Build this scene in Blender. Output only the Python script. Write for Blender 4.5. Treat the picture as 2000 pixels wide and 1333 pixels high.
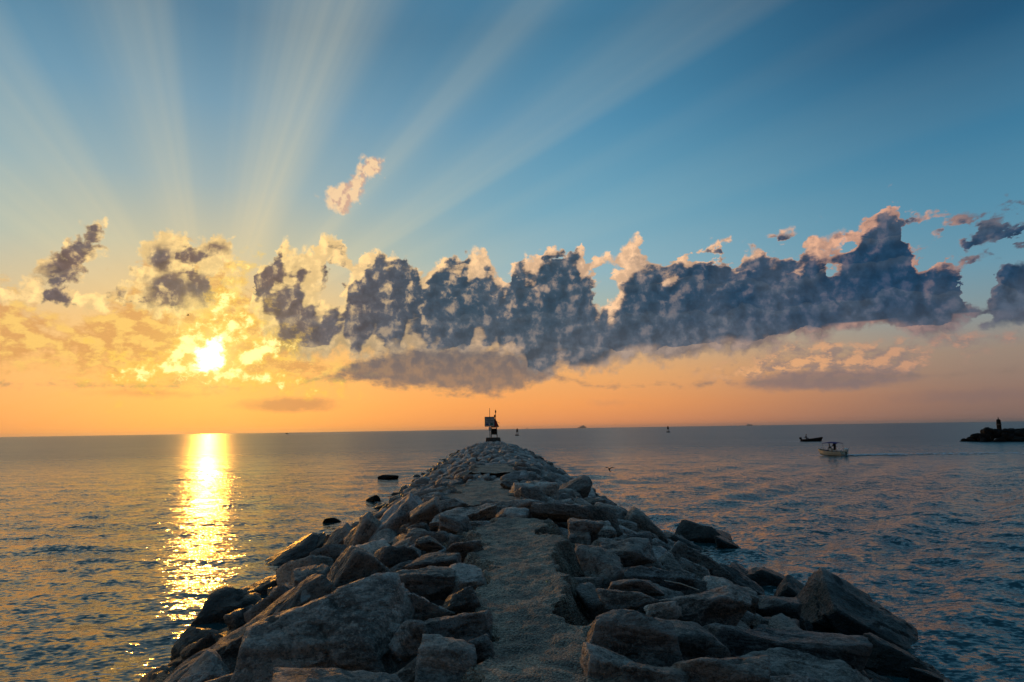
import bpy, bmesh, math, random
import numpy as np
from mathutils import Vector, Matrix

for o in list(bpy.data.objects):
    bpy.data.objects.remove(o, do_unlink=True)
scene = bpy.context.scene
COL = scene.collection
R = math.radians

# ---------------------------------------------------------------- camera
cam_data = bpy.data.cameras.new("camera")
cam = bpy.data.objects.new("camera", cam_data)
COL.objects.link(cam)
cam_data.sensor_width = 36.0
cam_data.lens = 24.0
cam_data.clip_start = 0.05
cam_data.clip_end = 80000.0
cam.matrix_world = (Matrix.Translation((0, 0, 3.8)) @ Matrix.Rotation(R(97.34), 4, 'X')
                    @ Matrix.Rotation(R(-0.88), 4, 'Z'))
scene.camera = cam

# ---------------------------------------------------------------- exposure
scene.view_settings.view_transform = 'Standard'
scene.view_settings.look = 'None'
scene.view_settings.gamma = 1.0
scene.view_settings.use_curve_mapping = False
scene.view_settings.exposure = 0.0
scene.render.engine = 'CYCLES'
scene.cycles.use_denoising = True
scene.cycles.max_bounces = 5
scene.cycles.diffuse_bounces = 2
scene.cycles.glossy_bounces = 3
scene.cycles.transmission_bounces = 3
scene.cycles.caustics_reflective = False
scene.cycles.caustics_refractive = False
scene.cycles.sample_clamp_indirect = 3.0

# ---------------------------------------------------------------- sun
SUN_AZ, SUN_EL = -23.91, 6.0            # degrees, azimuth counted from +Y towards +X
sun_dir = Vector((math.sin(R(SUN_AZ)) * math.cos(R(SUN_EL)),
                  math.cos(R(SUN_AZ)) * math.cos(R(SUN_EL)), math.sin(R(SUN_EL))))
sun_data = bpy.data.lights.new("sun", 'SUN')
sun_data.energy = 0.38
sun_data.angle = R(0.9)
sun_data.color = (1.0, 0.40, 0.045)
sun = bpy.data.objects.new("sun", sun_data)
sun.rotation_euler = sun_dir.to_track_quat('Z', 'Y').to_euler()
COL.objects.link(sun)


# ---------------------------------------------------------------- node shorthand
def lin(r, g, b, k=1.0):
    def f(c):
        c /= 255.0
        return c / 12.92 if c <= 0.04045 else ((c + 0.055) / 1.055) ** 2.4
    return (f(r) * k, f(g) * k, f(b) * k, 1.0)


class G:
    """a tiny shorthand for building node graphs: sockets with operators"""

    def __init__(self, tree):
        self.t = tree

    def node(self, kind, **kw):
        n = self.t.nodes.new(kind)
        for k, v in kw.items():
            setattr(n, k, v)
        return n

    def put(self, sock, v):
        if isinstance(v, S):
            self.t.links.new(v.s, sock)
        elif isinstance(v, (tuple, list)):
            sock.default_value = tuple(v) if len(v) == len(sock.default_value) else tuple(v)[:len(sock.default_value)]
        else:
            try:
                sock.default_value = v
            except (TypeError, ValueError):
                sock.default_value = (v,) * len(sock.default_value)

    def m(self, op, *a, clamp=False):
        n = self.node('ShaderNodeMath', operation=op, use_clamp=clamp)
        for i, v in enumerate(a):
            self.put(n.inputs[i], v)
        return S(self, n.outputs[0])

    def v(self, op, *a):
        n = self.node('ShaderNodeVectorMath', operation=op)
        for i, x in enumerate(a):
            if op == 'SCALE' and i == 1:
                self.put(n.inputs['Scale'], x)
            else:
                self.put(n.inputs[i], x)
        return S(self, n.outputs['Value' if op in ('DOT_PRODUCT', 'LENGTH', 'DISTANCE') else 'Vector'])

    def xyz(self, x=0.0, y=0.0, z=0.0):
        n = self.node('ShaderNodeCombineXYZ')
        for i, v in enumerate((x, y, z)):
            self.put(n.inputs[i], v)
        return S(self, n.outputs[0])

    def sep(self, v):
        n = self.node('ShaderNodeSeparateXYZ')
        self.put(n.inputs[0], v)
        return [S(self, o) for o in n.outputs]

    def rng(self, x, a, b, c=0.0, d=1.0, mode='SMOOTHSTEP'):
        n = self.node('ShaderNodeMapRange', interpolation_type=mode)
        n.clamp = True
        for i, v in enumerate((x, a, b, c, d)):
            self.put(n.inputs[i], v)
        return S(self, n.outputs[0])

    def noise(self, vec, scale=1.0, detail=4.0, rough=0.5, lac=2.0, dim='3D', dist=0.0, color=False, kind='FBM'):
        n = self.node('ShaderNodeTexNoise', noise_dimensions=dim, noise_type=kind)
        n.normalize = True if kind == 'FBM' else n.normalize
        self.put(n.inputs['Vector'], vec)
        self.put(n.inputs['Scale'], scale)
        self.put(n.inputs['Detail'], detail)
        self.put(n.inputs['Roughness'], rough)
        self.put(n.inputs['Lacunarity'], lac)
        self.put(n.inputs['Distortion'], dist)
        return S(self, n.outputs[1 if color else 0])

    def curve(self, x, pts, x0, x1, y0, y1):
        """piecewise curve through pts (x, y), both in real units"""
        n = self.node('ShaderNodeFloatCurve')
        c = n.mapping.curves[0]
        q = [((a - x0) / (x1 - x0), (b - y0) / (y1 - y0)) for a, b in pts]
        c.points[0].location = q[0]
        c.points[1].location = q[-1]
        for a, b in q[1:-1]:
            c.points.new(a, b)
        for p in c.points:
            p.handle_type = 'AUTO_CLAMPED'
        n.mapping.use_clip = False
        n.mapping.extend = 'HORIZONTAL'
        n.mapping.update()
        self.put(n.inputs['Value'], (x - x0) * (1.0 / (x1 - x0)))
        return S(self, n.outputs[0]) * (y1 - y0) + y0

    def ramp(self, x, stops, mode='LINEAR'):
        n = self.node('ShaderNodeValToRGB')
        r = n.color_ramp
        r.interpolation = mode
        r.elements[0].position, r.elements[0].color = stops[0]
        r.elements[1].position, r.elements[1].color = stops[-1]
        for p, c in stops[1:-1]:
            e = r.elements.new(p)
            e.color = c
        self.put(n.inputs[0], x)
        return S(self, n.outputs[0])

    def mix(self, f, a, b, mode='MIX', clamp=True):
        n = self.node('ShaderNodeMix', data_type='RGBA', blend_type=mode)
        n.clamp_factor = clamp
        self.put(n.inputs[0], f)
        self.put(n.inputs[6], a)
        self.put(n.inputs[7], b)
        return S(self, n.outputs[2])


class S:
    def __init__(self, g, s):
        self.g, self.s = g, s

    def __add__(self, o): return self.g.m('ADD', self, o)
    __radd__ = __add__
    def __sub__(self, o): return self.g.m('SUBTRACT', self, o)
    def __rsub__(self, o): return self.g.m('SUBTRACT', o, self)
    def __mul__(self, o): return self.g.m('MULTIPLY', self, o)
    __rmul__ = __mul__
    def __truediv__(self, o): return self.g.m('DIVIDE', self, o)
    def __rtruediv__(self, o): return self.g.m('DIVIDE', o, self)
    def __pow__(self, o): return self.g.m('POWER', self, o)
    def mx(self, o): return self.g.m('MAXIMUM', self, o)
    def mn(self, o): return self.g.m('MINIMUM', self, o)
    def exp(self): return self.g.m('EXPONENT', self)
    def abs(self): return self.g.m('ABSOLUTE', self)


# ---------------------------------------------------------------- sky
world = bpy.data.worlds.new("World")
scene.world = world
world.use_nodes = True
wt = world.node_tree
wt.nodes.clear()
g = G(wt)

TOP = [(-21.2,9.96),(-20.91,12.58),(-20.36,13.54),(-19.6,14.15),(-19.12,15.15),(-18.71,14.94),(-18.02,14.5),(-17.01,14.24),(-16.29,14.61),(-15.42,15.92),(-14.5,15.76),(-13.82,14.49),(-13.31,13.93),(-12.68,14.12),(-11.97,14.73),(-11.13,15.01),(-10.27,14.45),(-9.07,14.07),(-8.12,13.67),(-7.34,12.58),(-6.65,14.11),(-5.95,14.63),(-5.17,14.51),(-4.6,14.43),(-4.07,15.06),(-3.32,15.19),(-2.31,14.81),(-1.66,14.38),(-1.05,13.61),(-0.54,12.42),(0.0,13.6),(0.63,14.1),(1.6,14.17),(2.4,14.91),(3.11,15.15),(3.64,15.26),(4.69,15.1),(5.75,15.35),(6.35,15.03),(6.74,13.5),(7.28,14.15),(8.15,14.2),(8.92,14.07),(9.64,14.96),(11.04,15.66),(12.36,14.7),(13.08,13.99),(14.03,14.5),(14.94,14.64),(15.9,14.11),(16.82,14.44),(17.79,14.55),(18.1,12.78),(18.7,13.54),(19.82,13.92),(20.55,14.32),(21.19,13.38),(22.26,13.42),(23.07,13.18),(23.58,13.98),(24.86,14.37),(25.44,13.22),(26.32,13.49),(27.14,14.0),(28.01,15.31),(28.71,16.17),(29.43,16.65),(29.98,16.7),(30.49,15.51),(30.83,14.86),(31.64,12.02),(32.6,12.03),(33.43,11.54),(33.76,10.34),(34.06,8.15),(34.82,7.63),(35.65,10.08),(36.47,10.8),(37.53,10.57)]
BOT = [(-21.19,9.76),(-20.31,8.39),(-19.56,6.56),(-17.61,6.27),(-15.22,6.48),(-12.77,6.09),(-10.28,6.45),(-6.47,6.03),(-2.18,6.43),(-0.45,6.32),(0.83,5.19),(2.1,4.23),(4.26,4.96),(6.4,4.99),(8.53,5.36),(10.65,5.8),(12.71,5.56),(16.77,5.98),(20.67,6.19),(22.59,6.87),(25.14,7.01),(27.95,7.26),(30.55,6.59),(32.74,6.33),(33.91,7.52),(34.92,7.05),(36.05,6.73),(37.16,6.54)]
TOP2 = [(-40.06,9.82),(-37.44,10.82),(-35.69,10.33),(-34.13,9.06),(-32.27,8.86),(-31.37,9.66),(-30.13,10.89),(-29.48,12.44),(-29.08,13.76),(-28.3,14.52),(-26.94,15.36),(-26.17,15.6),(-25.41,14.99),(-24.4,15.17),(-23.36,15.19),(-22.78,13.83),(-21.87,12.72),(-20.87,11.59),(-19.68,10.44),(-18.45,8.46),(-16.84,7.28),(-15.22,6.48),(-13.18,6.09),(-11.11,5.47),(-8.59,4.84),(-4.34,3.54),(-0.08,2.21),(12.59,2.81),(13.88,4.23),(15.53,5.12),(17.92,5.31),(19.89,5.83),(22.96,6.85),(25.86,7.11),(27.91,6.69),(29.92,6.79),(31.5,6.4),(32.45,6.5),(33.7,6.75),(35.12,6.08),(36.0,6.17),(37.1,5.89)]
BOT2 = [(-39.53,2.56),(-36.93,3.29),(-34.13,4.24),(-31.0,3.05),(-27.73,3.09),(-23.52,2.55),(-20.59,3.16),(-16.74,3.17),(-13.14,3.38),(-8.59,4.21),(-4.35,3.33),(-0.08,2.12),(12.59,2.72),(14.26,3.8),(16.63,3.11),(20.45,2.58),(24.1,2.22),(27.58,2.25),(29.59,2.55),(31.26,3.47),(32.61,4.66),(34.09,4.38),(35.87,4.78),(36.98,4.62)]
S1T = [(-18.31,3.57),(-15.18,4.62),(-12.77,5.88),(-10.28,6.53),(-4.33,6.96),(-0.01,6.49),(2.56,5.37),(4.67,4.05),(6.36,3.38)]
S1B = [(-18.31,3.49),(-15.17,4.2),(-12.74,3.92),(-10.26,3.5),(-6.47,3.22),(-3.07,2.89),(-1.35,2.82),(-0.06,3.15),(2.53,3.96),(4.67,4.01),(6.35,3.33)]

RAYS = [(-180, .3), (-150, .35), (-115, .3), (-104, .5), (-98, .3), (-88, .6), (-80, .35), (-74, .5), (-62, .3), (-45, .12), (-30, .15), (-10, .1), (0, .12),
        (12, .15), (16, .22), (19, .14), (21.5, .32), (25, .3), (27, .15), (30, .26), (33, .12), (36, .15),
        (37.6, .72), (39, .62), (42, .42), (45, .25), (48, .2), (49.6, .58), (51.5, .66), (54, .42), (57, .2),
        (62, .14), (65, .25), (68, .62), (71, .85), (74, 1), (77, .95), (80, .75), (84, .45), (88, .2), (92, .1),
        (96, .15), (98.5, .42), (101, .6), (105, .56), (109, .4), (113, .15), (118, .12), (121, .3), (124, .55),
        (130, .62), (134, .5), (139, .66), (150, .4), (165, .3), (180, .3)]

tc = g.node('ShaderNodeTexCoord')
d = g.v('NORMALIZE', S(g, tc.outputs['Generated']))
dx, dy, dz = g.sep(d)
az = g.m('ARCTAN2', dx, dy) * (180 / math.pi)
el = g.m('ARCSINE', dz) * (180 / math.pi)
ela = el.mx(0.0)

# angle from the sun and the angle round it (great circles through the sun)
sr = sun_dir.cross(Vector((0, 0, 1))).normalized()
su = sr.cross(sun_dir)
cs = g.v('DOT_PRODUCT', d, tuple(sun_dir))
rs = g.m('ARCCOSINE', cs.mn(0.999999)) * (180 / math.pi)
th = g.m('ARCTAN2', g.v('DOT_PRODUCT', d, tuple(su)), g.v('DOT_PRODUCT', d, tuple(sr))) * (180 / math.pi)

# clear sky: elevation ramps for the sunward, middle and far side; overhead brightened to light the stones
def stops(l):
    return [(e / 90.0, lin(*c)) for e, c in l]
elr = ela * (1 / 90.0)
c_sun = g.ramp(elr, stops([(0, (238, 140, 70)), (2.0, (252, 158, 76)), (5, (250, 178, 92)), (8, (240, 190, 122)), (11, (210, 192, 150)),
                           (14, (170, 190, 176)), (19, (122, 172, 190)), (25, (88, 152, 184)), (31, (60, 124, 158)), (38, (58, 120, 156)), (60, (90, 146, 178)), (90, (112, 164, 190))]))
c_mid = g.ramp(elr, stops([(0, (230, 142, 92)), (2.0, (250, 158, 86)), (4.5, (244, 172, 102)), (7, (214, 178, 132)), (10, (168, 184, 174)),
                           (13, (140, 182, 196)), (18, (106, 168, 194)), (25, (68, 142, 180)), (32, (42, 118, 156)), (45, (50, 122, 162)), (90, (112, 164, 190))]))
c_far = g.ramp(elr, stops([(0, (132, 106, 100)), (2.0, (146, 116, 106)), (5, (156, 136, 122)), (8, (130, 150, 156)), (11, (104, 152, 174)),
                           (15, (80, 142, 172)), (20, (54, 122, 158)), (27, (16, 84, 122)), (35, (8, 68, 106)), (55, (34, 100, 142)), (90, (112, 164, 190))]))
daz = g.m('ARCCOSINE', (dx * math.sin(R(SUN_AZ)) + dy * math.cos(R(SUN_AZ))) /
          g.m('SQRT', (dx * dx + dy * dy).mx(1e-6)).mx(1e-4) * 0.99999) * (180 / math.pi)
sky = g.mix(g.rng(daz, 4, 30), c_sun, c_mid)
sky = g.mix(g.rng(daz, 26, 62), sky, c_far)
sky = g.v('SCALE', sky, g.rng(daz, 62, 140, 1.0, g.rng(el, 30, 80, 0.2, 1.0)))  # unseen sky behind the viewer dimmed to keep facing stone sides darker

# the physical sky underneath is mixed in faintly
nish = g.node('ShaderNodeTexSky', sky_type='NISHITA')
nish.sun_disc = False
nish.sun_elevation = R(SUN_EL)
nish.sun_rotation = R(SUN_AZ)
nish.altitude = 0
nish.air_density, nish.dust_density, nish.ozone_density = 1.0, 1.5, 1.5
sky = g.mix(0.08, sky, g.v('SCALE', S(g, nish.outputs[0]), 0.08))

# sun beams through the gaps of the clouds
beam = g.curve(th, RAYS, -180, 180, 0, 1)
beam = beam * g.rng(g.noise(g.xyz(th, 0, 0), 0.3, 3, 0.5, dim='2D'), 0.3, 0.7, 0.84, 1.18, 'LINEAR')
beam = beam * g.rng(rs, 2, 12) * ((rs * (-1 / 33.0)).exp() * 1.0)
beam = beam * g.rng(el, -1, 5, 0.35, 1.0)
sky = g.mix(beam * 0.47, sky, lin(240, 226, 182))
sky = g.mix((rs * (-1 / 8.0)).exp() * 0.62, sky, lin(255, 188, 78, 1.05))

# ---- clouds, in degrees of azimuth and elevation
P = g.xyz(az, el, 0.0)
w1 = g.noise(P, 0.30, 5, 0.55, dim='2D', color=True)
w2 = g.noise(P, 1.3, 4, 0.6, dim='2D', color=True)
wv = g.v('ADD', g.v('SCALE', g.v('SUBTRACT', w1, (.5, .5, .5)), 1.5), g.v('SCALE', g.v('SUBTRACT', w2, (.5, .5, .5)), 1.0))
Pw = g.v('ADD', P, wv)
wx, wy, _ = g.sep(Pw)
# direction towards the sun in this plane
tx, ty = (SUN_AZ - az), (SUN_EL + 3.0 - el)
tl = g.m('SQRT', tx * tx + ty * ty + 9.0)
tx, ty = tx / tl, ty / tl + 0.55

def blob(x, y, cx, cy, rx, ry, rot=0.0):
    """a soft ellipse: positive inside, in degrees"""
    c, s = math.cos(R(rot)), math.sin(R(rot))
    X, Y = x - cx, y - cy
    a = (X * c + Y * s) * (1 / rx)
    b = (Y * c - X * s) * (1 / ry)
    return (1.0 - g.m('SQRT', a * a + b * b)) * min(rx, ry)

def main_density(x, y):
    yb = el * 0.72 + y * 0.28
    s = (g.curve(x, TOP, -46, 46, 0, 20) - y).mn((yb - g.curve(x * 0.4 + az * 0.6, BOT, -46, 46, 0, 20) + 0.5) * 0.8)
    s = s.mn(0.0 - blob(x, y, -14.9, 11.6, 1.0, 1.7, -20))
    s = s.mn(0.0 - blob(x, y, 8.1, 12.0, .6, 1.6, -15))
    s = s.mx(blob(x, y, 36.8, 12.0, 2.0, .8, 25))
    s = s.mx(blob(x, y, -34.3, 11.3, 2.4, 1.1, 20)).mx(blob(x, y, -32.9, 13.0, 1.0, 2.0, -25))
    s = s.mx(blob(x, y, -26.6, 10.8, 3.0, 2.2)).mx(blob(x, y, -27.0, 13.6, 2.0, 1.7)).mx(blob(x, y, -24.2, 13.6, 1.6, 1.6)).mx(blob(x, y, -22.6, 11.6, 1.0, 1.2))
    s = s.mx(blob(x, y, 32.7, 13.6, .6, .6))
    return s

def puffs(x, y):
    """rounded heaps on two scales, 0 at their seams"""
    def vor(sc, z):
        n = g.node('ShaderNodeTexVoronoi', voronoi_dimensions='2D', feature='F1')
        g.put(n.inputs['Vector'], g.xyz(x, y * 1.1, 0))
        g.put(n.inputs['Scale'], sc)
        g.put(n.inputs['Detail'], 0.0)
        return S(g, n.outputs['Distance'])
    return 0.95 - vor(0.5, 0) * 1.0 - vor(1.35, 1) * 0.5

n_big = g.noise(P, 0.22, 4, 0.5, dim='2D')
n_fine = g.noise(P, 1.1, 6, 0.56, dim='2D')
D = main_density(wx, wy)
pf = puffs(wx, wy)
n_brk = g.noise(g.xyz(az * 0.5 - el * 0.2, el * 0.9, 5.0), 0.75, 5, 0.55)
topd = g.curve(wx, TOP, -46, 46, 0, 20) - wy
brk = g.rng(n_brk, 0.46, 0.66) * g.rng(topd, 4.2, 0.5) * g.rng(az, -10, 18, 0.0, 2.6)
D = D - brk
puff2 = (n_brk * -1.0 + 0.43) * 9.0
puff2 = puff2.mn((el - 10.5) * 0.8).mn((14.6 - el) * 0.9).mn((az - 17.0) * 0.5)
D = D.mx(puff2 * 0.8)
Dn = D + pf * 1.1 - 0.25 + (n_fine - 0.5) * 0.8
off = 0.65
n_fo = g.noise(g.xyz(az + tx * off, el + ty * off, 0.0), 1.1, 4, 0.62, dim='2D')
pfo = puffs(wx + tx * off, wy + ty * off)
Do = main_density(wx + tx * 1.0, wy + ty * 1.0) + pfo * 1.1 - 0.25 + (n_fo - 0.5) * 0.9

relief = (n_fine - n_fo) * 0.8 + (pf - pfo) * 0.55
leftness = g.rng(az, 24, -16)
a_main = g.rng(Dn, -0.15, g.rng(el, 5.0, 10.0, 1.1, 0.45))
lit = ((Do + 0.30).mx(0.0) * -0.8).exp() * 0.5 + g.rng(relief, -0.15, 0.35) * 0.55
lit = lit * g.rng(el, 5.5, 9.5, 0.2, 1.0)
# darker heaps in front of the lit ones, leaning and flat-based
n_off = g.noise(g.xyz(az * 0.36 - el * 0.08, el * 0.12, 0.0), 1.0, 3, 0.5, dim='2D')
setback = g.rng(n_off, 0.38, 0.66, -0.25, 2.6) * (leftness * 0.9 + 0.45)
n_fr = g.noise(g.xyz(az * 0.62 - el * 0.25, el * 1.05, 0.0), 0.62, 7, 0.56, dim='2D')
below = g.curve(wx, TOP, -46, 46, 0, 20) - wy
deepk = g.rng(below, 1.5, 5.0, 1.0, 0.75)
setback = setback + g.rng(wy, 12.8, 15.6) * 1.3
tier = g.m('FRACT', (el + (n_big - 0.5) * 3.0 + (n_fine - 0.5) * 0.5) * (1 / 2.3))
Fd = (D - setback).mn(2.6) * 0.75 + (n_fr - 0.5) * (leftness * 2.0 + 4.2) * deepk + pf * 0.4 + 0.36 + (0.5 - tier) * 0.35 + g.rng(below, 1.5, 5.0) * 0.9 - g.rng(rs, 7.0, 3.0) * 1.5
for q in ((-26.9, 10.7, 2.3, 1.5, 0), (-24.9, 11.0, 1.7, 1.3, 20), (-27.5, 13.0, .8, 1.6, 0), (-24.0, 14.3, 1.1, .5, 0), (-34.3, 11.4, 1.9, 1.0, 30), (-17.3, 8.2, 2.2, 1.6, 0)):
    Fd = Fd.mx(blob(wx, wy, *q) * 1.1 + (n_fr - 0.5) * 1.3 + pf * 0.4 + 0.02)
fbase = g.curve(az, BOT, -46, 46, 0, 20) + 0.25 + (n_big - 0.5) * 1.6 + g.rng(tier, 0, 1, -.2, .2, 'LINEAR')
Fd = Fd.mn((el - fbase) * 1.5 + (n_fine - 0.5) * 1.4).mx(Fd.mn(g.rng(el, 6.0, 9.0, -9.0, 9.0, 'LINEAR')))
a_front = g.rng(Fd, -0.15, 0.75)
f_lit = g.rng(relief, 0.02, 0.5) * (leftness * 0.5 + 0.14) * g.rng(below, 6.0, 2.0, 0.4, 1.0) + g.rng(Fd, 1.1, 0.1) * 0.2

near = (rs * (-1 / 14.0)).exp()
far = g.rng(az, -12, 34)
dark = g.mix(g.rng(az, -24, -4), lin(122, 102, 94), lin(60, 80, 96))
dark = g.mix(g.rng(az, -2, 28), dark, lin(32, 64, 92))
dark = g.mix(g.rng(el, 10.5, 5.0) * 0.5, dark, lin(104, 106, 112))
dark = g.mix(g.rng(n_big, 0.35, 0.7) * 0.28, dark, lin(96, 104, 116))
dark = g.mix(g.rng(tier, 0.55, 1.0) * 0.16, dark, lin(110, 116, 122))
dark = g.v('SCALE', dark, g.rng(relief, -0.35, 0.35, 0.72, 1.3, 'LINEAR'))
bright = g.mix(g.rng(az, -20, 6), lin(255, 214, 146, 1.2), lin(255, 206, 160, 1.05))
bright = g.mix(g.rng(az, 10, 31), bright, lin(224, 168, 140))
bright = g.mix(g.rng(az, 31.5, 36), bright, lin(104, 104, 116))
bright = g.mix((rs * (-1 / 6.0)).exp(), bright, lin(255, 222, 130, 1.4))

# thin bright veil of cloud round the sun and low on the far side
V = (g.curve(wx, TOP2, -46, 46, 0, 20) - wy).mn(wy - g.curve(wx, BOT2, -46, 46, 0, 20))
n_v = g.noise(g.xyz(az, el * 1.7, 3.0), 0.75, 7, 0.62)
n_vo = g.noise(g.xyz(az + tx * 0.7, (el + ty * 0.7) * 1.7, 3.0), 0.75, 5, 0.62)
Vn = V * 0.5 + (n_v - 0.5) * 5.0
a_v = g.rng(Vn, -0.1, 1.1) * g.rng(V, -0.3, 0.8)
v_lit = g.rng(n_v - n_vo, -0.10, 0.12)
v_dark = g.mix(g.rng(az, -24, 20), lin(222, 160, 92), lin(142, 124, 120))
v_bright = g.mix(g.rng(az, -18, 16), lin(255, 206, 110), lin(240, 178, 124))
v_bright = g.mix(g.rng(az, 18, 38), v_bright, lin(190, 142, 122))
v_col = g.mix(v_lit * g.rng(V, -0.2, 1.6, 0.5, 1.0), v_dark, v_bright)
sky = g.mix(a_v * 0.8, sky, v_col)

for cx, cy, rx, ry, al, col in ((24.5, 3.3, 7.5, .95, .8, (128, 112, 112)), (-18.0, 2.2, 4.8, .75, .55, (176, 124, 92)),
                                (-28, 3.0, 4.2, .45, .45, (190, 132, 90)), (8.5, 2.0, 3.5, .35, .25, (190, 140, 112)), (34, 1.8, 6, .6, .3, (120, 104, 106))):
    b = blob(az, wy * 0.35 + el * 0.65, cx, cy, rx, ry)
    sky = g.mix(g.rng(b + (n_v - 0.5) * 0.6, -0.05, 0.5) * al, sky, lin(*col))

half = g.mix(g.rng(el, 6.0, 11.0, 0.12, 0.4) + leftness * 0.15, dark, bright)
sky = g.mix(a_main, sky, g.mix(lit, half, bright))
# smooth grey layers under the bank
L1 = (g.curve(wx, S1T, -46, 46, 0, 20) - el).mn(el - g.curve(wx, S1B, -46, 46, 0, 20))
a_l = g.rng(L1 + (n_v - 0.5) * 2.2, -0.3, 0.7)
sky = g.mix(a_l * g.rng(n_fine, 0.3, 0.65, 0.8, 0.97), sky, g.mix(g.rng(el, 3, 6.5), lin(138, 118, 106), lin(108, 102, 104)))
sky = g.mix(a_front * g.rng(Dn, -0.1, 0.3), sky, g.mix(f_lit, dark, bright))

# small pink cloud high above the bank
F = blob(wx, wy, -14.2, 19.0, 2.1, 1.25, 15).mx(blob(wx, wy, -12.1, 21.3, 1.6, 1.1, 25)).mx(blob(wx, wy, -13.1, 20.1, .8, 1.6, -30))
Fn = F + (n_fine - 0.5) * 1.4
sky = g.mix(g.rng(Fn, 0.0, 0.6) * 0.92, sky, g.mix(g.rng(relief, -0.16, 0.05), lin(214, 172, 146), lin(252, 212, 164)))

# white-hot broken edges where the sun burns through
hx, hy = wx * 0.55 + az * 0.45, wy * 0.55 + el * 0.45
H = None
for q in ((-25.6, 6.6, 2.3, .55, 45), (-23.7, 9.4, 1.5, .35, 62), (-22.7, 7.8, 1.3, .45, 42), (-23.9, 6.0, .8, 1.15, 0),
          (-22.6, 4.5, 2.5, .34, -8), (-20.4, 6.4, 1.5, .6, 20), (-27.2, 5.0, 1.6, .4, 15)):
    b_ = blob(hx, hy, *q)
    H = b_ if H is None else H.mx(b_)
n_h = g.noise(g.xyz(az, el * 1.2, 8.0), 0.9, 6, 0.6, dist=0.6)
fil = 1.0 - ((n_h - 0.5).abs() * 11.0).mn(1.0)
Hn = H + (n_v - 0.5) * 2.6 + (n_fine - 0.5) * 2.0 - 0.12 + fil * 0.25
sky = g.mix((rs * (-1 / 1.9)).exp() * 0.75, sky, lin(255, 214, 96, 1.2))
sky = g.mix(g.rng(Hn, -1.0, 0.35) * 0.75, sky, lin(255, 206, 78, 1.05))
veins = g.rng(fil, 0.55, 1.0) * g.rng(rs + (n_fine - 0.5) * 5.0, 5.0, 1.0) * g.rng(n_v, 0.4, 0.6) * g.rng(el, 3.2, 4.6)
sky = g.mix((rs * (-1 / 1.1)).exp() * 0.9, sky, lin(255, 232, 140, 1.4))
sky = g.mix(g.rng(Hn, -0.28, 0.5).mx(veins * 0.6), sky, lin(255, 232, 150, 1.45))
core = g.rng(blob(az, el, -23.9, 6.0, .95, 1.3, -15) + (n_v - 0.5) * 2.4 + (n_fine - 0.5) * 1.2, -0.15, 0.45)
sky = g.mix(core, sky, lin(255, 240, 184, 2.6))

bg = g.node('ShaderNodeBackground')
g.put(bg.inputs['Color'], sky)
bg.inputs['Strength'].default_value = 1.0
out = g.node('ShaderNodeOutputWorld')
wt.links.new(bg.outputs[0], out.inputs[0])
world.cycles.sampling_method = 'MANUAL'
world.cycles.sample_map_resolution = 1024

# ================================================================ helpers
def link(name, mesh, mat=None, parent=None, loc=None, rot=None, scale=None):
    o = bpy.data.objects.new(name, mesh)
    COL.objects.link(o)
    if mat is not None and mesh is not None and not mesh.materials:
        mesh.materials.append(mat)
    if parent is not None:
        o.parent = parent
    if loc is not None:
        o.location = loc
    if rot is not None:
        o.rotation_euler = rot
    if scale is not None:
        o.scale = scale
    return o


def tag(o, label, category, group=None):
    o["label"] = label
    o["category"] = category
    if group:
        o["group"] = group
    return o


def empty(name, loc=(0, 0, 0), rotz=0.0):
    o = bpy.data.objects.new(name, None)
    o.empty_display_size = 0.1
    COL.objects.link(o)
    o.location = loc
    o.rotation_euler = (0, 0, rotz)
    return o


def mesh_from(name, verts, faces, smooth=False):
    me = bpy.data.meshes.new(name)
    verts = np.asarray(verts, dtype=np.float32)
    if isinstance(faces, np.ndarray):
        nf, k = faces.shape
        me.vertices.add(len(verts))
        me.vertices.foreach_set("co", verts.ravel())
        me.loops.add(nf * k)
        me.loops.foreach_set("vertex_index", faces.astype(np.int32).ravel())
        me.polygons.add(nf)
        me.polygons.foreach_set("loop_start", np.arange(0, nf * k, k, dtype=np.int32))
        me.polygons.foreach_set("loop_total", np.full(nf, k, dtype=np.int32))
        me.update(calc_edges=True)
    else:
        me.from_pydata(verts.tolist(), [], faces)
    if smooth:
        me.polygons.foreach_set("use_smooth", np.ones(len(me.polygons), dtype=bool))
    me.update()
    return me


def hash3(ix, iy, iz, seed):
    h = (ix * 374761393 + iy * 668265263 + iz * 2147483647 + seed * 974634777) & 0xffffffff
    h = ((h ^ (h >> 13)) * 1274126177) & 0xffffffff
    h = ((h ^ (h >> 16)) * 2246822519) & 0xffffffff
    return ((h ^ (h >> 15)) & 0xffff) / 65535.0


def vnoise(p, seed=0):
    """smooth value noise in -1..1 for an array of points"""
    i = np.floor(p).astype(np.int64)
    f = p - i
    f = f * f * f * (f * (f * 6 - 15) + 10)
    r = 0.0
    for a in (0, 1):
        wx_ = f[:, 0] if a else 1 - f[:, 0]
        for b in (0, 1):
            wy_ = f[:, 1] if b else 1 - f[:, 1]
            for c in (0, 1):
                wz_ = f[:, 2] if c else 1 - f[:, 2]
                r = r + wx_ * wy_ * wz_ * hash3(i[:, 0] + a, i[:, 1] + b, i[:, 2] + c, seed)
    return r * 2 - 1


def fbm(p, octaves=4, seed=0, gain=0.5):
    s, a = 0.0, 1.0
    for k in range(octaves):
        s = s + a * vnoise(p * (2.03 ** k) + 17.3 * k, seed + k)
        a *= gain
    return s


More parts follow.
